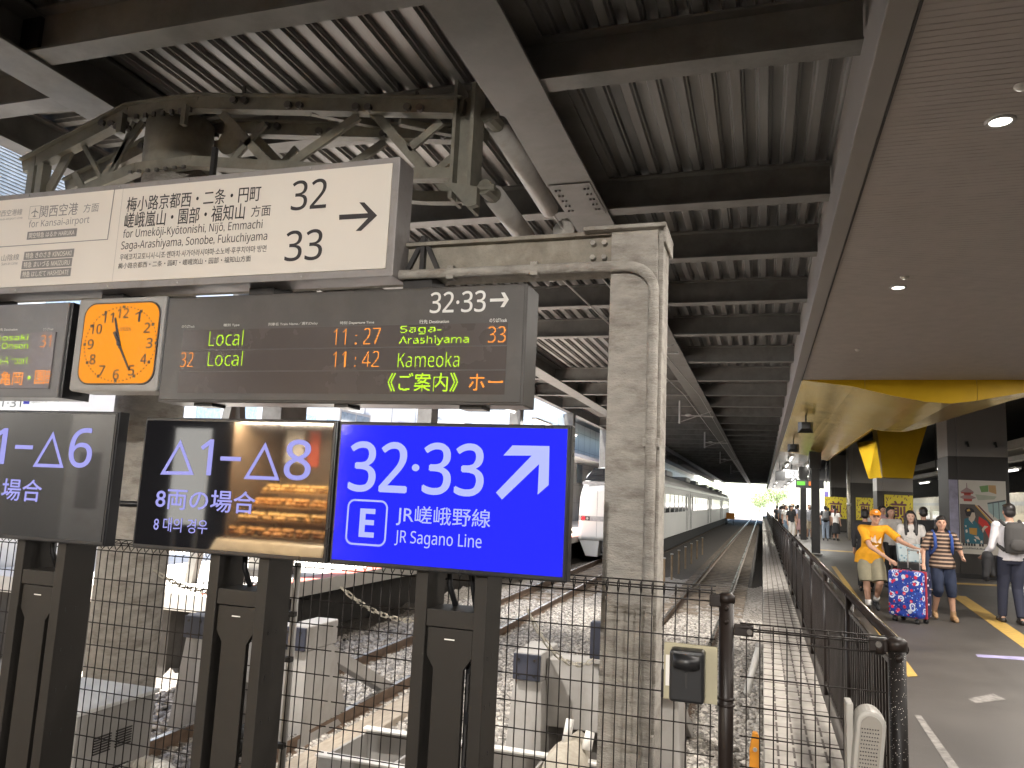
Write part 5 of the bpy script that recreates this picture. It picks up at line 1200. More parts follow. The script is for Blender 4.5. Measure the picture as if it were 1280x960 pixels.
# bakery kiosk behind the viewer (it is what the dark monitors mirror)
t = thing('bakery_kiosk', 'bakery kiosk with a curved counter and lit bread shelves behind the viewer', 'kiosk', (-7.0, -4.6, 0))
k = MB(); k.box(-7.9, -5.9, -5.6, -5.5, 0, 2.9); k.box(-7.9, -5.9, -5.5, -4.0, 2.62, 2.9); k.box(-7.9, -7.84, -5.5, -4.2, .8, 2.62); k.box(-6.0, -5.9, -5.5, -4.2, .8, 2.62); k.build('shell', mat('kiosk_dark_wood', (.10, .07, .045), .5), t)
k = MB(); k.prism([(-5.4, .35), (-4.0, .35), (-3.9, .55), (-4.05, .74), (-5.4, .74)], 'x', -7.9, -5.95); k.build('counter', mat('counter_cream', (.62, .50, .34), .4), t, bevel=.04)
r2 = random.Random(5)
for row in range(4):
    y = -4.25-row*.28; z = .80+row*.22
    k = MB(); k.box(-7.8, -6.0, y-.14, y+.14, z-.03, z); k.build('shelf', mat('shelf_wood', (.30, .17, .07), .5), t)
    k = MB()
    for i in range(26):
        for lay in range(2): k.ell((-7.75+i*.068+r2.uniform(-.02, .02), y+r2.uniform(-.08, .08), z+.035+lay*.055), (.045*r2.uniform(.7, 1.1), .07, .035), 8, 6)
    k.build('bread', (mat('bread_crust', (.55, .27, .07), .5, 0, .5, 12), mat('bread_gold', (.68, .42, .14), .5, 0, .4, 9))[row % 2], t, True)
k = MB(); k.box(-7.75, -7.4, -5.49, -5.48, 1.95, 2.5); k.box(-6.75, -6.2, -5.49, -5.48, 1.9, 2.5); k.each('menu_board', M_wpaint, t)
k = MB(); k.box(-7.3, -7.1, -5.49, -5.48, 1.9, 2.5); k.build('red_board', mat('red_board', (.45, .08, .04), .5), t)
k = MB(); k.box(-7.85, -5.95, -4.2, -4.12, 2.56, 2.61); k.build('light_strip', M_tubew, t)
l = bpy.data.lights.new('kiosk_light', 'AREA'); l.shape = 'RECTANGLE'; l.size = 1.8; l.size_y = .2; l.energy = 130; l.color = (1, .82, .58)
o = bpy.data.objects.new('kiosk_light', l); COL.objects.link(o); o.location = (-6.9, -4.3, 2.54); o.parent = t; o.matrix_parent_inverse = Matrix.Translation(-Vector(t.location))
t = thing('notice_board', 'white notice board with an added glow on a stand behind the viewer', 'notice board', (-8.5, -4, 0)); k = MB(); k.box(-8.9, -8.25, -4.2, -4.15, .9, 2.4); k.build('board', emit('glowing_board', (1, .97, .9), 4.0), t); k = MB(); k.box(-8.8, -8.74, -4.2, -4.15, 0, .9); k.box(-8.4, -8.34, -4.2, -4.15, 0, .9); k.each('leg', M_steel, t)  # glow put into the board so its mirror image reads bright
t = thing('square_ceiling_lamp', 'added square lamp over the pale partition behind the viewer', 'ceiling light', (-11.6, -3.3, 4.44)); k = MB(); k.box(-11.8, -11.4, -3.5, -3.1, 4.40, 4.449); k.build('housing', M_wpaint, t); area('square_lamp_light', (-11.6, -3.3, 4.38), .3, 50, (1, .95, .89), t)  # lamp added to brighten the partition mirrored in the left monitor
t = thing('grey_wall_panel', 'tall pale grey partition behind the viewer', 'partition', (-11.2, -5, 0)); k = MB(); k.box(-12.6, -10.9, -5.2, -5.1, 0, 3.6); k.build('panel', M_wpaint, t); k = MB(); k.box(-11.8, -11.3, -5.1, -5.09, 1.0, 2.0); k.build('notice', M_gpaint, t)
t = thing('added_dark_partition', 'tall dark partition added behind the viewer for the monitors to mirror', 'partition', (-10.8, -6.5, 0)); k = MB(); k.box(-12.05, -9.05, -6.6, -6.5, 0, 4.4); k.build('panel', M_dark, t); k = MB(); k.box(-12.05, -9.0, -6.62, -6.48, 0, .15); k.build('foot_rail', M_gpaint, t)  # added so the middle monitor mirrors a dark area

# ------------------------------------------------------------------ people
M_skin = mat('skin', (.50, .29, .20), .55, 0, .06, 12); M_hair = mat('hair_black', (.016, .013, .012), .45, 0, .3, 40, stretch=(1, 1, .2)); M_eye = mat('eye_dark', (.03, .02, .02), .3); M_lip = mat('lip', (.40, .15, .12), .5)
def fabric(name, col, **kw): return mat('cloth_'+name, col, .85, 0, .12, 9, bump=.6, bscale=14, **kw)
def remesh(mb, name, m, parent, vox=.009, smooth=4, local=True):
    me = bpy.data.meshes.new(name); me.from_pydata(mb.v, [], mb.f); me.update()
    b = bmesh.new(); b.from_mesh(me); bmesh.ops.recalc_face_normals(b, faces=b.faces); b.to_mesh(me); b.free()
    o = bpy.data.objects.new(name, me); COL.objects.link(o)
    r = o.modifiers.new('r', 'REMESH'); r.mode = 'VOXEL'; r.voxel_size = vox; r.use_smooth_shade = True
    sm = o.modifiers.new('s', 'SMOOTH'); sm.factor = .5; sm.iterations = smooth
    dg = bpy.context.evaluated_depsgraph_get(); me2 = bpy.data.meshes.new_from_object(o.evaluated_get(dg)); me2.name = name
    bpy.data.objects.remove(o); bpy.data.meshes.remove(me); me2.materials.clear()
    return link(name, me2, m, parent, True, 0, local)
def V(*a): return Vector(a)
def joints(h, **over):
    s = h/1.70; J = dict(pel=V(0,0,.94), wst=V(0,0,1.06), cst=V(0,-.01,1.27), nck=V(0,.01,1.45), hd=V(0,-.015,1.585),
        shA=V(-.175,0,1.385), elA=V(-.225,.02,1.11), haA=V(-.225,-.05,.87), shB=V(.175,0,1.385), elB=V(.225,.02,1.11), haB=V(.225,-.05,.87),
        hpA=V(-.085,0,.90), knA=V(-.095,-.01,.49), anA=V(-.10,.03,.085), hpB=V(.085,0,.90), knB=V(.095,-.01,.49), anB=V(.10,.03,.085), toeA=V(-.11,-.12,.03), toeB=V(.11,-.12,.03))
    for k_ in J: J[k_] = J[k_]*s
    for k_, v in over.items(): J[k_] = V(*v)
    J['s'] = s; return J
def ringz(c, rx, ry, n=20, tilt=None): return [(c[0]+rx*math.cos(2*math.pi*j/n), c[1]+ry*math.sin(2*math.pi*j/n), c[2]) for j in range(n)]
def hand_mesh(mb, wr, el, s, grip=False, palm=None):
    d = (wr-el).normalized(); side = d.cross(V(0, 1, .2)).normalized(); nrm = side.cross(d)
    pc = wr+d*.045*s
    mb.cap(wr, wr+d*.075*s, .024*s, .030*s); 
    for i in range(4):
        o_ = side*(i-1.5)*.0165*s; L = (.062, .072, .068, .054)[i]*s; a = wr+d*.085*s+o_; c1 = nrm*(-.6 if grip else -.25)
        b_ = a+(d+c1).normalized()*L*.5; c_ = b_+(d*(.1 if grip else .8)+c1*1.6).normalized()*L*.5
        mb.cap(a-d*.02*s, b_, .0098*s, .0092*s, 8); mb.cap(b_, c_, .0092*s, .0075*s, 8)
    tb_ = wr+d*.03*s-side*.026*s; tm = tb_+(d*.6-side*.8+nrm*-.3).normalized()*.035*s; mb.cap(tb_, tm, .0125*s, .011*s, 8); mb.cap(tm, tm+(d-side*.15-nrm*.4).normalized()*.03*s, .0105*s, .008*s, 8)
def head_mesh(mb, J, look=0):
    s = J['s']; c = J['hd']; f = lambda x, y, z: c+V((x*math.cos(look)-y*math.sin(look))*s, (x*math.sin(look)+y*math.cos(look))*s, z*s)
    mb.ell(f(0, .01, .02), (.074*s, .092*s, .092*s)); mb.ell(f(0, -.015, -.035), (.062*s, .070*s, .078*s)); mb.ell(f(0, -.045, -.085), (.035*s, .032*s, .026*s))
    mb.cap(f(0, -.083, .012), f(0, -.103, -.022), .010*s, .014*s, 8)
    for q_ in (-1, 1): mb.ell(f(q_*.074, .005, -.01), (.012*s, .022*s, .032*s), 8, 6); mb.ell(f(q_*.035, -.06, -.025), (.022*s, .02*s, .022*s), 8, 6)
    mb.ell(f(0, -.072, .035), (.055*s, .018*s, .012*s), 10, 6)
    return f
def figure(name_label, x, y, h, rz=0, vox=.010, skin=M_skin, look=0, grip=(False, False), group=None, female=False, **over):
    t = thing('person', name_label, 'person', (x, y, 0), rz, group); J = joints(h, **over); s = J['s']; mb = MB(); J['t'] = t; J['vox'] = vox
    f = head_mesh(mb, J, look); J['f'] = f
    mb.cap(J['nck']-V(0, 0, .03*s), J['hd']-V(0, -.015*s, .05*s), .052*s, .047*s)
    rx = .152 if not female else .135
    up = (J['nck']-J['pel'])
    def at(u): return J['pel']+up*u
    mb.loft([ringz(at(-.17), .12*s, .085*s), ringz(at(-.02), (.155 if female else .15)*s, .105*s), ringz(at(.22), (.118 if female else .135)*s, .092*s), ringz(at(.55), rx*s, .108*s), ringz(at(.80), (rx+.01)*s, .10*s), ringz(at(.93), .10*s, .07*s), ringz(at(.99), .05*s, .05*s)])
    for q_ in 'AB':
        sh, el, ha, hp, kn, an, to = (J[k_+q_] for k_ in ('sh', 'el', 'ha', 'hp', 'kn', 'an', 'toe'))
        mb.cap(at(.85), sh, .06*s, .055*s); mb.cap(sh, el, .050*s, .038*s); mb.cap(el, ha, .038*s, .025*s); hand_mesh(mb, ha, el, s, grip[q_ == 'B'])
        mb.cap(hp, kn, .082*s, .055*s); mid = kn.lerp(an, .3)+V(0, .012*s, 0); mb.cap(kn, mid, .053*s, .054*s); mb.cap(mid, an, .054*s, .034*s); mb.cap(an+V(0, .02*s, -.02*s), to, .036*s, .03*s)
    remesh(mb, 'body', skin, t, vox, 3)
    k = MB()
    for q_ in (-1, 1): k.ell(f(q_*.030, -.078, .012), (.0135*s, .009*s, .0065*s), 10, 6)
    k.each('eye', M_eye, t, True, local=True)
    k = MB(); k.ell(f(0, -.083, -.055), (.022*s, .009*s, .006*s), 10, 6); k.build('mouth', M_lip, t, True, local=True)
    return J
def top(J, m, sleeve=.55, hem=-.10, infl=.016, name='shirt', flare=1.0, neck=True):
    s = J['s']; mb = MB(); up = J['nck']-J['pel']
    def at(u): return J['pel']+up*u
    n = 28; rings = []
    for u, rx, ry in ((hem, .165*flare, .125*flare), (.05, .160*flare, .12*flare), (.25, .150, .112), (.55, .165, .120), (.80, .168, .112), (.92, .115, .085), (.985, .066, .066)):
        c = at(u); rings.append([(c.x+rx*s*(1+.02*math.sin(5*j+u*9))*math.cos(2*math.pi*j/n), c.y+ry*s*(1+.03*math.sin(3*j+u*14))*math.sin(2*math.pi*j/n), c.z) for j in range(n)])
    mb.loft(rings)
    for q_ in 'AB':
        sh, el, ha = J['sh'+q_], J['el'+q_], J['ha'+q_]; mb.cap(at(.84), sh, .07*s, .066*s)
        if sleeve <= 1: e = sh.lerp(el, sleeve); mb.tube([sh-(el-sh)*.02, sh.lerp(e, .5), e], [(.062)*s, .064*s, (.068 if sleeve < .9 else .05)*s], 16)
        else: mb.tube([sh, el], [.062*s, .052*s], 14); mb.cap(el, el, .052*s, .052*s); mb.tube([el, el.lerp(ha, sleeve-1)], [.052*s, .038*s], 14)
    return remesh(mb, name, m, J['t'], max(J['vox'], .009), 3)
def bottom(J, m, leg=.9, wide=1.0, name='trousers'):
    """leg: how far down the leg the cloth reaches; 1 is the knee, 2 the ankle"""
    s = J['s']; mb = MB(); up = J['nck']-J['pel']; at = lambda u: J['pel']+up*u
    mb.loft([ringz(at(-.20), .14*s, .11*s), ringz(at(-.05), .165*s, .122*s), ringz(at(.14), .145*s, .108*s)])
    for q_ in 'AB':
        hp, kn, an = J['hp'+q_], J['kn'+q_], J['an'+q_]; w_ = wide
        if leg <= 1: mb.tube([hp+V(0, 0, .04*s), hp.lerp(kn, .5*leg), hp.lerp(kn, leg)], [.098*s, .096*s*w_, .088*s*w_], 18)
        else: mb.tube([hp+V(0, 0, .04*s), hp.lerp(kn, .5), kn], [.098*s, .088*s*w_, .072*s*w_], 18); mb.cap(kn, kn, .072*s*w_, .072*s*w_); mb.tube([kn, kn.lerp(an, leg-1)], [.072*s*w_, .058*s*w_], 16)
    return remesh(mb, name, m, J['t'], max(J['vox'], .009), 3)
def skirt(J, m, z1=.35):
    s = J['s']; mb = MB(); p_ = J['pel']; mb.loft([ringz(V(p_.x, p_.y, z1*s), .23*s, .18*s), ringz(V(p_.x, p_.y, .8*s), .18*s, .14*s), ringz(V(p_.x, p_.y, 1.04*s), .14*s, .11*s)])
    return remesh(mb, 'skirt', m, J['t'], .012, 2)
def shoes(J, m, tall=.0, sock=None):
    s = J['s']
    for q_ in 'AB':
        an, to = J['an'+q_], J['toe'+q_]; mb = MB(); d = V(to.x-an.x, to.y-an.y, 0).normalized(); heel = an-d*.035*s-V(0, 0, .05*s); 
        mb.cap(heel, an.lerp(to, .55)-V(0, 0, .01*s), .042*s, .044*s); mb.cap(an.lerp(to, .5), to, .044*s, .034*s); mb.cap(an-V(0, 0, .04*s), an+V(0, 0, tall*s), .046*s, .046*s)
        remesh(mb, 'shoe', m, J['t'], .01, 2)
        if sock: k = MB(); k.tube([an, an.lerp(J['kn'+q_], .26)], [.043*s, .047*s], 14); k.build('sock', sock, J['t'], True, local=True)
def hair(J, style='short', m=None):
    s = J['s']; f = J['f']; mb = MB(); sc = lambda *r: tuple(a*s for a in r)
    if style in ('short', 'bob', 'long'):
        mb.ell(f(0, .025, .045), sc(.084, .092, .085)); mb.ell(f(0, .05, -.01), sc(.078, .066, .075)); mb.ell(f(0, -.045, .085), sc(.066, .040, .03))
    if style == 'bob':
        for q_ in (-1, 1): mb.cap(f(q_*.07, .02, .03), f(q_*.078, .015, -.085), .03*s, .032*s)
        mb.ell(f(0, .055, -.06), sc(.085, .05, .075))
    if style == 'long':
        for q_ in (-1, 1): mb.cap(f(q_*.068, .02, .04), f(q_*.088, -.01, -.12), .030*s, .042*s); mb.cap(f(q_*.088, -.01, -.12), f(q_*.085, -.07, -.33), .044*s, .028*s); mb.cap(f(q_*.07, .02, -.1), f(q_*.05, -.085, -.28), .03*s, .02*s)
        mb.cap(f(0, .07, 0), f(0, .09, -.25), .085*s, .075*s)
    if style == 'ponytail':
        mb.ell(f(0, .025, .045), sc(.082, .088, .08)); mb.cap(f(0, .09, .0), f(0, .13, -.3), .05*s, .03*s)
    if style == 'under_cap': mb.ell(f(0, .05, -.005), sc(.080, .06, .06))
    return remesh(mb, 'hair', m or M_hair, J['t'], .009, 2)
def backpack(J, m, label, cat='backpack', side=1):
    """worn on the back: its own thing"""
    s = J['s']; t = J['t']; c = t.matrix_basis.to_translation() if False else Vector(t.location); rz = t.rotation_euler.z
    b = thing('backpack', label, cat, tuple(c+V(0, 0, 1.0*s)), rz)
    mb = MB(); u = [ringz(V(0, .20*s, z*s), w_*s, d_*s, 16) for z, w_, d_ in ((.0, .14, .07), (.05, .155, .095), (.2, .155, .10), (.36, .14, .085), (.44, .10, .05))]
    o = remesh(mb.loft(u), 'bag', m, b, .012, 2)
    k = MB(); k.ell((0, .285*s, .12*s), (.11*s, .03*s, .09*s)); k.build('front_pocket', m, b, True, local=True)
    for q_ in (-1, 1):
        k = MB(); k.tube([(q_*.11*s, .13*s, .40*s), (q_*.125*s, .02*s, .455*s), (q_*.125*s, -.115*s, .34*s), (q_*.125*s, -.125*s, .2*s), (q_*.15*s, -.02*s, .1*s), (q_*.14*s, .14*s, .04*s)], [.026*s]*6, 8); k.build('strap', m, b, True, local=True)
    return b

# man in orange, leaning on the suitcase
J = figure('smiling man in an orange cap and orange T-shirt pushing a patterned suitcase', 1.69, 13.9, 1.70, 0, .009, grip=(False, True), look=.05,
    pel=(-.03, .10, .90), nck=(.02, -.06, 1.375), hd=(.03, -.13, 1.50), shA=(-.165, -.06, 1.31), elA=(-.07, -.28, 1.04), haA=(.17, -.45, .87), shB=(.20, -.03, 1.32), elB=(.40, -.20, 1.13), haB=(.56, -.42, 1.055),
    hpA=(-.12, .10, .87), knA=(-.10, .02, .47), anA=(-.075, .02, .10), toeA=(-.075, -.13, .035), hpB=(.05, .10, .87), knB=(.09, -.05, .48), anB=(.06, .25, .16), toeB=(.08, .14, .05))
M_or = fabric('orange', (.78, .36, .015)); top(J, M_or, .72, -.29, flare=1.36, name='t_shirt')
k = MB(); f = J['f']; c = V(.01, -.185, 1.13)
for a, b_, d in (((-.05, 0), (0, .09), (.02, -.04)), ((.03, -.02), (.09, .06), (.08, -.04)), ((-.08, .02), (-.05, .06), (-.03, -.03)), ((-.04, -.08), (.05, -.06), (.0, -.11))): k.add([(c.x+p_[0], c.y-.02, c.z+p_[1]) for p_ in (a, b_, d)], [(0, 1, 2)])
k2 = MB()
for v in k.f: 
    p3 = [k.v[i] for i in v]; k2.prism([(p_[0], p_[2]) for p_ in p3], 'y', -.235, -.18)
k2.build('shirt_print', fabric('print_white', (.70, .55, .45)), J['t'], local=True)
bottom(J, fabric('khaki', (.26, .235, .16)), .98, 1.25, 'cargo_shorts'); shoes(J, mat('shoe_black', (.02, .02, .02), .5), 0, mat('sock_white', (.75, .73, .70), .8)); hair(J, 'under_cap')
mb = MB(); mb.ell(f(0, .01, .055), (.086, .102, .075)); mb.loft([[(f(a, y_, z_)) for a, y_, z_ in ((-.07, -.06, .045), (.07, -.06, .045), (.05, -.155, .030), (-.05, -.155, .030))], [(f(a, y_, z_)) for a, y_, z_ in ((-.07, -.06, .060), (.07, -.06, .060), (.05, -.155, .044), (-.05, -.155, .044))]])
cp = remesh(mb, 'cap', fabric('cap_orange', (.75, .27, .02)), J['t'], .007, 2)
k = MB(); k.ell(f(0, -.093, .085), (.022, .008, .018)); k.build('cap_badge', M_wpaint, cp, True)
k = MB()
for q_ in (-1, 1): k.tube([f(q_*.032+.018*math.cos(a), -.092, .012+.015*math.sin(a)) for a in [2*math.pi*j/12 for j in range(13)]], .0022, 5, False)
k.build('glasses', M_black, J['t'], True, local=True)
# patterned suitcase
def patterned():
    m = mat('suitcase_pattern', (.02, .05, .30), .3, 0, .1, 6); n, b = nodes_of(m); src = b.inputs['Base Color'].links[0].from_socket
    tc = n.nodes.new('ShaderNodeTexCoord'); prev = src
    for sc, lo, hi, col in ((8, .0, .36, (.62, .66, .75)), (8, .0, .22, (.05, .08, .35)), (8, 0, .12, (.6, .62, .7)), (11, .0, .27, (.62, .03, .06)), (17, 0, .2, (.10, .25, .75)), (23, 0, .18, (.02, .02, .05)), (21, 0, .16, (.7, .7, .75))):
        v = n.nodes.new('ShaderNodeTexVoronoi'); v.inputs['Scale'].default_value = sc; n.links.new(tc.outputs['Object'], v.inputs['Vector'])
        c = n.nodes.new('ShaderNodeMath'); c.operation = 'LESS_THAN'; c.inputs[1].default_value = hi; n.links.new(v.outputs['Distance'], c.inputs[0])
        mm = n.nodes.new('ShaderNodeMix'); mm.data_type = 'RGBA'; n.links.new(c.outputs[0], mm.inputs[0]); n.links.new(prev, mm.inputs[6]); mm.inputs[7].default_value = (*col, 1); prev = mm.outputs[2]
    n.links.new(prev, b.inputs['Base Color']); return m
t = thing('suitcase', 'big hard suitcase with a blue, red and white pattern on four wheels', 'suitcase', (2.08, 13.1, 0), R(-38))
k = MB(); k.box(-.25, .25, -.17, .008, .075, .745); k.build('front_shell', patterned(), t, bevel=.05, local=True)
k = MB(); k.box(-.25, .25, .025, .18, .075, .745); k.build('rear_shell', mat('suitcase_dark', (.025, .03, .07), .35, 0, .2, 6, spots=(14, .22, (.55, .5, .6))), t, bevel=.05, local=True)
k = MB(); k.box(-.254, .254, .008, .025, .07, .75); k.build('zip', mat('zip_red', (.45, .04, .06), .5), t, bevel=.01, local=True)
for x in (-.17, .17):
    for y in (-.11, .12):
        k = MB(); k.tube([(x-.025, y, .03), (x+.025, y, .03)], .03, 14); k.tube([(x, y, .03), (x, y, .08)], .016, 8); k.build('wheel', M_black, t, True, local=True)
k = MB()
for x in (-.07, .11): k.tube([(x, .10, .74), (x, .10, 1.04)], .009, 8)
k.tube([(-.07, .10, 1.045), (.11, .10, 1.045)], .016, 10); k.build('pull_handle', M_steel, t, True, local=True)
k = MB(); k.tube([(-.08, -.08, .745), (-.06, -.08, .775), (.06, -.08, .775), (.08, -.08, .745)], .012, 8); k.build('top_grip', M_black, t, True, local=True)
# woman in the striped shirt
def striped():
    m = fabric('stripes', (.045, .028, .022)); n, b = nodes_of(m); src = b.inputs['Base Color'].links[0].from_socket
    tc = n.nodes.new('ShaderNodeTexCoord'); sx = n.nodes.new('ShaderNodeSeparateXYZ'); n.links.new(tc.outputs['Object'], sx.inputs[0])
    a = n.nodes.new('ShaderNodeMath'); a.operation = 'MULTIPLY'; a.inputs[1].default_value = 1/.058; n.links.new(sx.outputs[2], a.inputs[0])
    fr = n.nodes.new('ShaderNodeMath'); fr.operation = 'FRACT'; n.links.new(a.outputs[0], fr.inputs[0]); c = n.nodes.new('ShaderNodeMath'); c.operation = 'LESS_THAN'; c.inputs[1].default_value = .42; n.links.new(fr.outputs[0], c.inputs[0])
    mm = n.nodes.new('ShaderNodeMix'); mm.data_type = 'RGBA'; n.links.new(c.outputs[0], mm.inputs[0]); n.links.new(src, mm.inputs[6]); mm.inputs[7].default_value = (.36, .25, .18, 1); n.links.new(mm.outputs[2], b.inputs['Base Color']); return m
J = figure('short haired woman in a brown striped shirt walking beside the suitcase', 2.62, 13.6, 1.56, R(4), .009, female=True, look=-.15, elA=(-.27, -.03, 1.02), haA=(-.31, -.20, .84), elB=(.26, .0, 1.03), haB=(.22, -.24, .96),
    knA=(-.09, -.10, .46), anA=(-.10, .10, .12), toeA=(-.11, -.02, .05), knB=(.10, -.06, .45), anB=(.12, -.04, .085), toeB=(.13, -.18, .03))
top(J, striped(), .85, -.18, flare=1.22); bottom(J, fabric('denim', (.016, .024, .052)), 1.25, 1.15, 'cropped_jeans'); shoes(J, mat('boot_tan', (.33, .20, .10), .6, 0, .15, 8), .06); hair(J, 'bob')
backpack(J, fabric('blue_pack', (.03, .07, .26)), 'bright blue backpack worn by the woman in the striped shirt')
# girl with long hair
J = figure('young woman with long black wavy hair and a white T-shirt behind the suitcase', 2.62, 16.2, 1.63, R(-6), .010, female=True, skin=mat('skin_pale', (.58, .37, .28), .55, 0, .05, 12), elA=(-.24, -.08, 1.05), haA=(-.16, -.28, .93), elB=(.24, -.02, 1.06), haB=(.16, -.26, .92))
top(J, fabric('white_tee', (.66, .63, .60)), .6, -.12, flare=1.08, name='t_shirt'); bottom(J, fabric('dark_trousers', (.04, .035, .035)), 1.9, 1.0); shoes(J, mat('shoe_white', (.65, .63, .6), .5)); hair(J, 'long')
t = thing('shopping_bag', 'pale blue patterned bag with a dark base carried by the long haired young woman', 'bag', (2.52, 15.8, .55))
k = MB(); k.loft([[(2.34, 15.72, .72), (2.74, 15.72, .72), (2.74, 15.92, .72), (2.34, 15.92, .72)], [(2.31, 15.74, 1.04), (2.75, 15.74, 1.04), (2.75, 15.9, 1.04), (2.31, 15.9, 1.04)]]); k.build('upper_bag', mat('bag_print', (.50, .58, .60), .6, 0, .1, 5, spots=(16, .3, (.18, .32, .40))), t, bevel=.02)
k = MB(); k.box(2.33, 2.75, 15.71, 15.93, .52, .718); k.build('dark_base', M_black, t, bevel=.02)
k = MB(); k.tube([(2.42, 15.78, 1.03), (2.46, 15.8, 1.14), (2.62, 15.8, 1.14), (2.66, 15.78, 1.03)], .012, 8); k.build('handles', M_wpaint, t, True)
# others near
J = figure('dark haired person in a white top just behind the long haired young woman', 2.62, 18.6, 1.70, R(20), .012, female=True); top(J, fabric('white_tee', (.66, .63, .6)), .5); bottom(J, fabric('black', (.02, .02, .022)), 1.95); shoes(J, M_black); hair(J, 'bob')
J = figure('man in a black shirt seen from behind between the young woman and the poster', 3.15, 18.0, 1.72, R(176), .012); top(J, fabric('black', (.02, .02, .022)), .9, -.15, flare=1.1); bottom(J, fabric('blue_jeans', (.10, .14, .24)), 1.95); shoes(J, M_black); hair(J, 'short')
J = figure('person in a dark jacket half hidden behind the man in orange', 1.98, 17.4, 1.62, R(170), .012); top(J, fabric('charcoal', (.035, .033, .035)), 1.9, -.15); bottom(J, fabric('black', (.02, .02, .022)), 1.95); shoes(J, M_black); hair(J, 'short')
# man in the white shirt with a grey backpack at the right edge
J = figure('man in a white shirt walking away at the right edge', 3.62, 13.9, 1.80, R(186), .010, elA=(-.27, .03, 1.16), haA=(-.22, -.16, .98), elB=(.25, -.03, 1.13), haB=(.30, -.20, 1.00), knA=(-.09, -.05, .52), anA=(-.09, .06, .09), toeA=(-.10, -.09, .035), knB=(.10, -.08, .53), anB=(.10, -.14, .09), toeB=(.11, -.28, .04))
top(J, fabric('white_shirt', (.68, .66, .68)), 1.85, -.10, flare=1.04); bottom(J, fabric('navy_trousers', (.022, .025, .045)), 1.97, 1.02); shoes(J, mat('shoe_leather', (.02, .017, .015), .3)); hair(J, 'short')
backpack(J, fabric('grey_pack', (.055, .052, .05)), 'dark grey backpack worn by the man in the white shirt')
t = thing('folded_jacket', 'black jacket hung over the arm of the man in the white shirt', 'jacket', (3.33, 13.85, .8))
mb = MB(); mb.cap((3.34, 14.05, 1.0), (3.30, 13.86, .98), .075, .08); mb.cap((3.32, 13.98, .98), (3.29, 13.95, .66), .08, .06); mb.cap((3.30, 13.86, .96), (3.26, 13.84, .70), .075, .05); mb.cap((3.36, 13.9, .95), (3.37, 13.9, .72), .06, .05)
remesh(mb, 'cloth', fabric('black', (.02, .02, .022)), t, .012, 2, False)
# crowd farther along the platform
GF = 'people farther along the platform'
def far(x, y, h, rz, label, tm, bm, leg=1.95, sleeve=.6, hs='short', sk=False, hat=None, pack=None):
    J = figure(label, x, y, h, R(rz), .016, group=GF); top(J, tm, sleeve); skirt(J, bm) if sk else bottom(J, bm, leg); shoes(J, M_black); hair(J, hs)
    if hat: k = MB(); f = J['f']; k.ell(f(0, .01, .07), (.10, .11, .07)); k.ell(f(0, .01, .05), (.17, .18, .015)); k.build('sun_hat', hat, J['t'], True, local=True)
    if pack: backpack(J, pack[0], pack[1])
bl, wh, gr, be = fabric('black', (.02,)*3), fabric('white_tee', (.66,)*3), fabric('grey_tee', (.25, .25, .27)), fabric('beige', (.42, .35, .26))
far(3.05, 43, 1.74, 180, 'man in a black T-shirt and pale jeans left of the slim pole', bl, fabric('pale_jeans', (.32, .38, .48)), pack=(fabric('grey_pack2', (.16, .16, .16)), 'grey backpack on the man in pale jeans'))
far(3.62, 44, 1.64, 150, 'woman in a white top and long black skirt beside the slim pole', wh, bl, hs='ponytail', sk=True)
far(3.35, 45.5, 1.66, 170, 'person in dark clothes between the man in jeans and the woman in the skirt', fabric('maroon', (.10, .05, .05)), bl)
far(2.28, 43, 1.76, 10, 'person with a grey bag and beige shorts between the dark sign posts', gr, be, leg=.95)
far(1.55, 45, 1.76, 180, 'person in a wide sun hat by the far bar fence', fabric('lilac', (.42, .42, .52)), be, hat=fabric('straw', (.50, .36, .22)), pack=(bl, 'dark backpack on the person in the sun hat'))
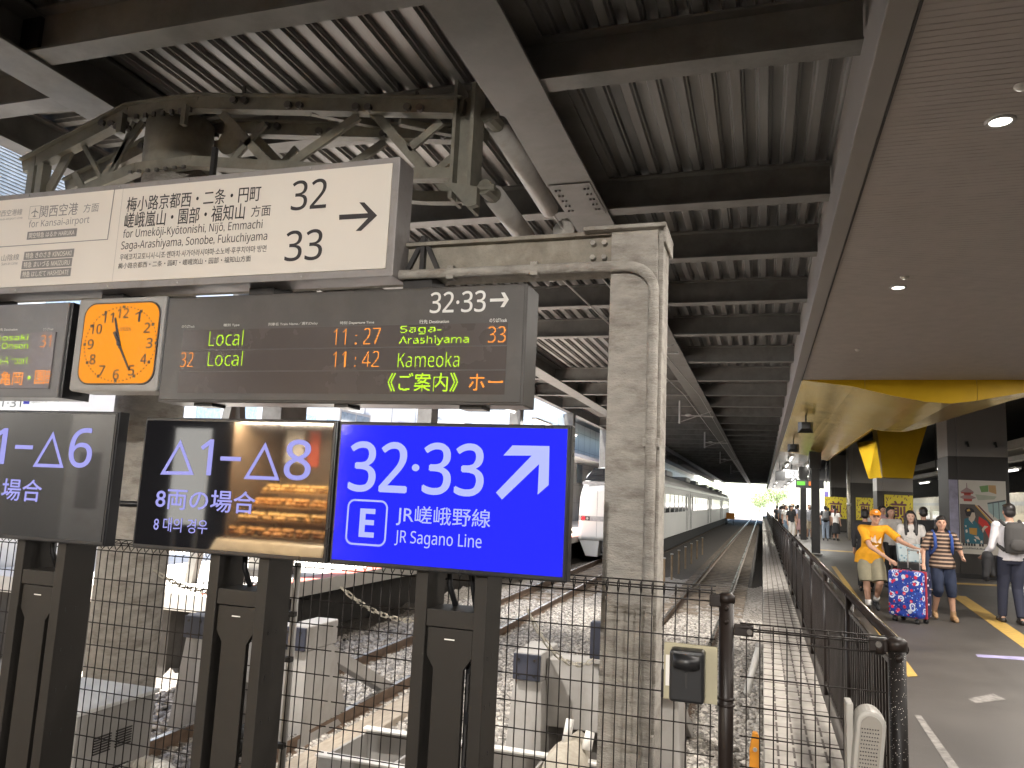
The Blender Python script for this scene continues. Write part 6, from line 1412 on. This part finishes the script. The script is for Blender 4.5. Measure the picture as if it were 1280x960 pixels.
far(1.10, 48, 1.68, 170, 'person in grey clothes far along the fence, left of the sun hat', gr, bl)
far(1.28, 51, 1.62, 190, 'person with pale hair far along the fence', fabric('mauve', (.30, .26, .30)), bl)
far(.95, 56, 1.66, 180, 'dark dressed person farthest along the fence', bl, bl)
far(4.15, 34, 1.55, 160, 'child in a white T-shirt beside the yellow poster', wh, bl)
far(1.85, 60, 1.7, 180, 'person in dark blue far down the platform', fabric('dark_blue', (.05, .06, .14)), bl)
far(2.5, 66, 1.7, 180, 'person in beige far down the platform', be, bl)
rp = random.Random(11)
cols = [bl, wh, gr, be, fabric('sky', (.25, .34, .45)), fabric('brick', (.30, .10, .07)), fabric('olive', (.14, .15, .08)), fabric('pink', (.55, .34, .34))]
names = ['black', 'white', 'grey', 'beige', 'pale blue', 'brick red', 'olive', 'pink']
spots_ = [(1.30, 39.5), (1.15, 42.5), (1.9, 47), (2.55, 47.5), (2.9, 50), (3.9, 48.5), (1.45, 54), (2.2, 56), (3.1, 58), (1.25, 61), (2.8, 62), (1.6, 66), (2.2, 71), (1.2, 73), (3.9, 30), (3.6, 27)]
for i, (x, y) in enumerate(spots_):
    a, b_ = i % 8, (i*3+1) % 8
    where = ('far along the fence' if x < 1.7 else 'far down the platform') if y > 45 else ('by the far bar fence' if x < 1.7 else 'between the walkers and the grey columns')
    far(x, y, rp.uniform(1.56, 1.8), rp.choice((0, 170, 180, 190, 30, 150)), 'person in %s top and %s %s %s%s' % (names[a], names[b_], 'skirt' if i % 5 == 2 else 'trousers', where, ', nearer' if y < 50 else ''), cols[a], cols[b_], hs=rp.choice(('short', 'short', 'bob', 'long')), sk=i % 5 == 2, sleeve=rp.choice((.6, .6, 1.8)))
t = thing('waste_bin', 'black waste bin standing under the yellow poster left of the columns', 'bin', (4.5, 36, 0)); k = MB(); k.box(4.15, 4.75, 36, 36.5, 0, .95); k.build('body', M_black, t, bevel=.02); k = MB(); k.box(4.13, 4.77, 35.98, 36.52, .95, 1.0); k.build('lid', M_dark, t, bevel=.01)
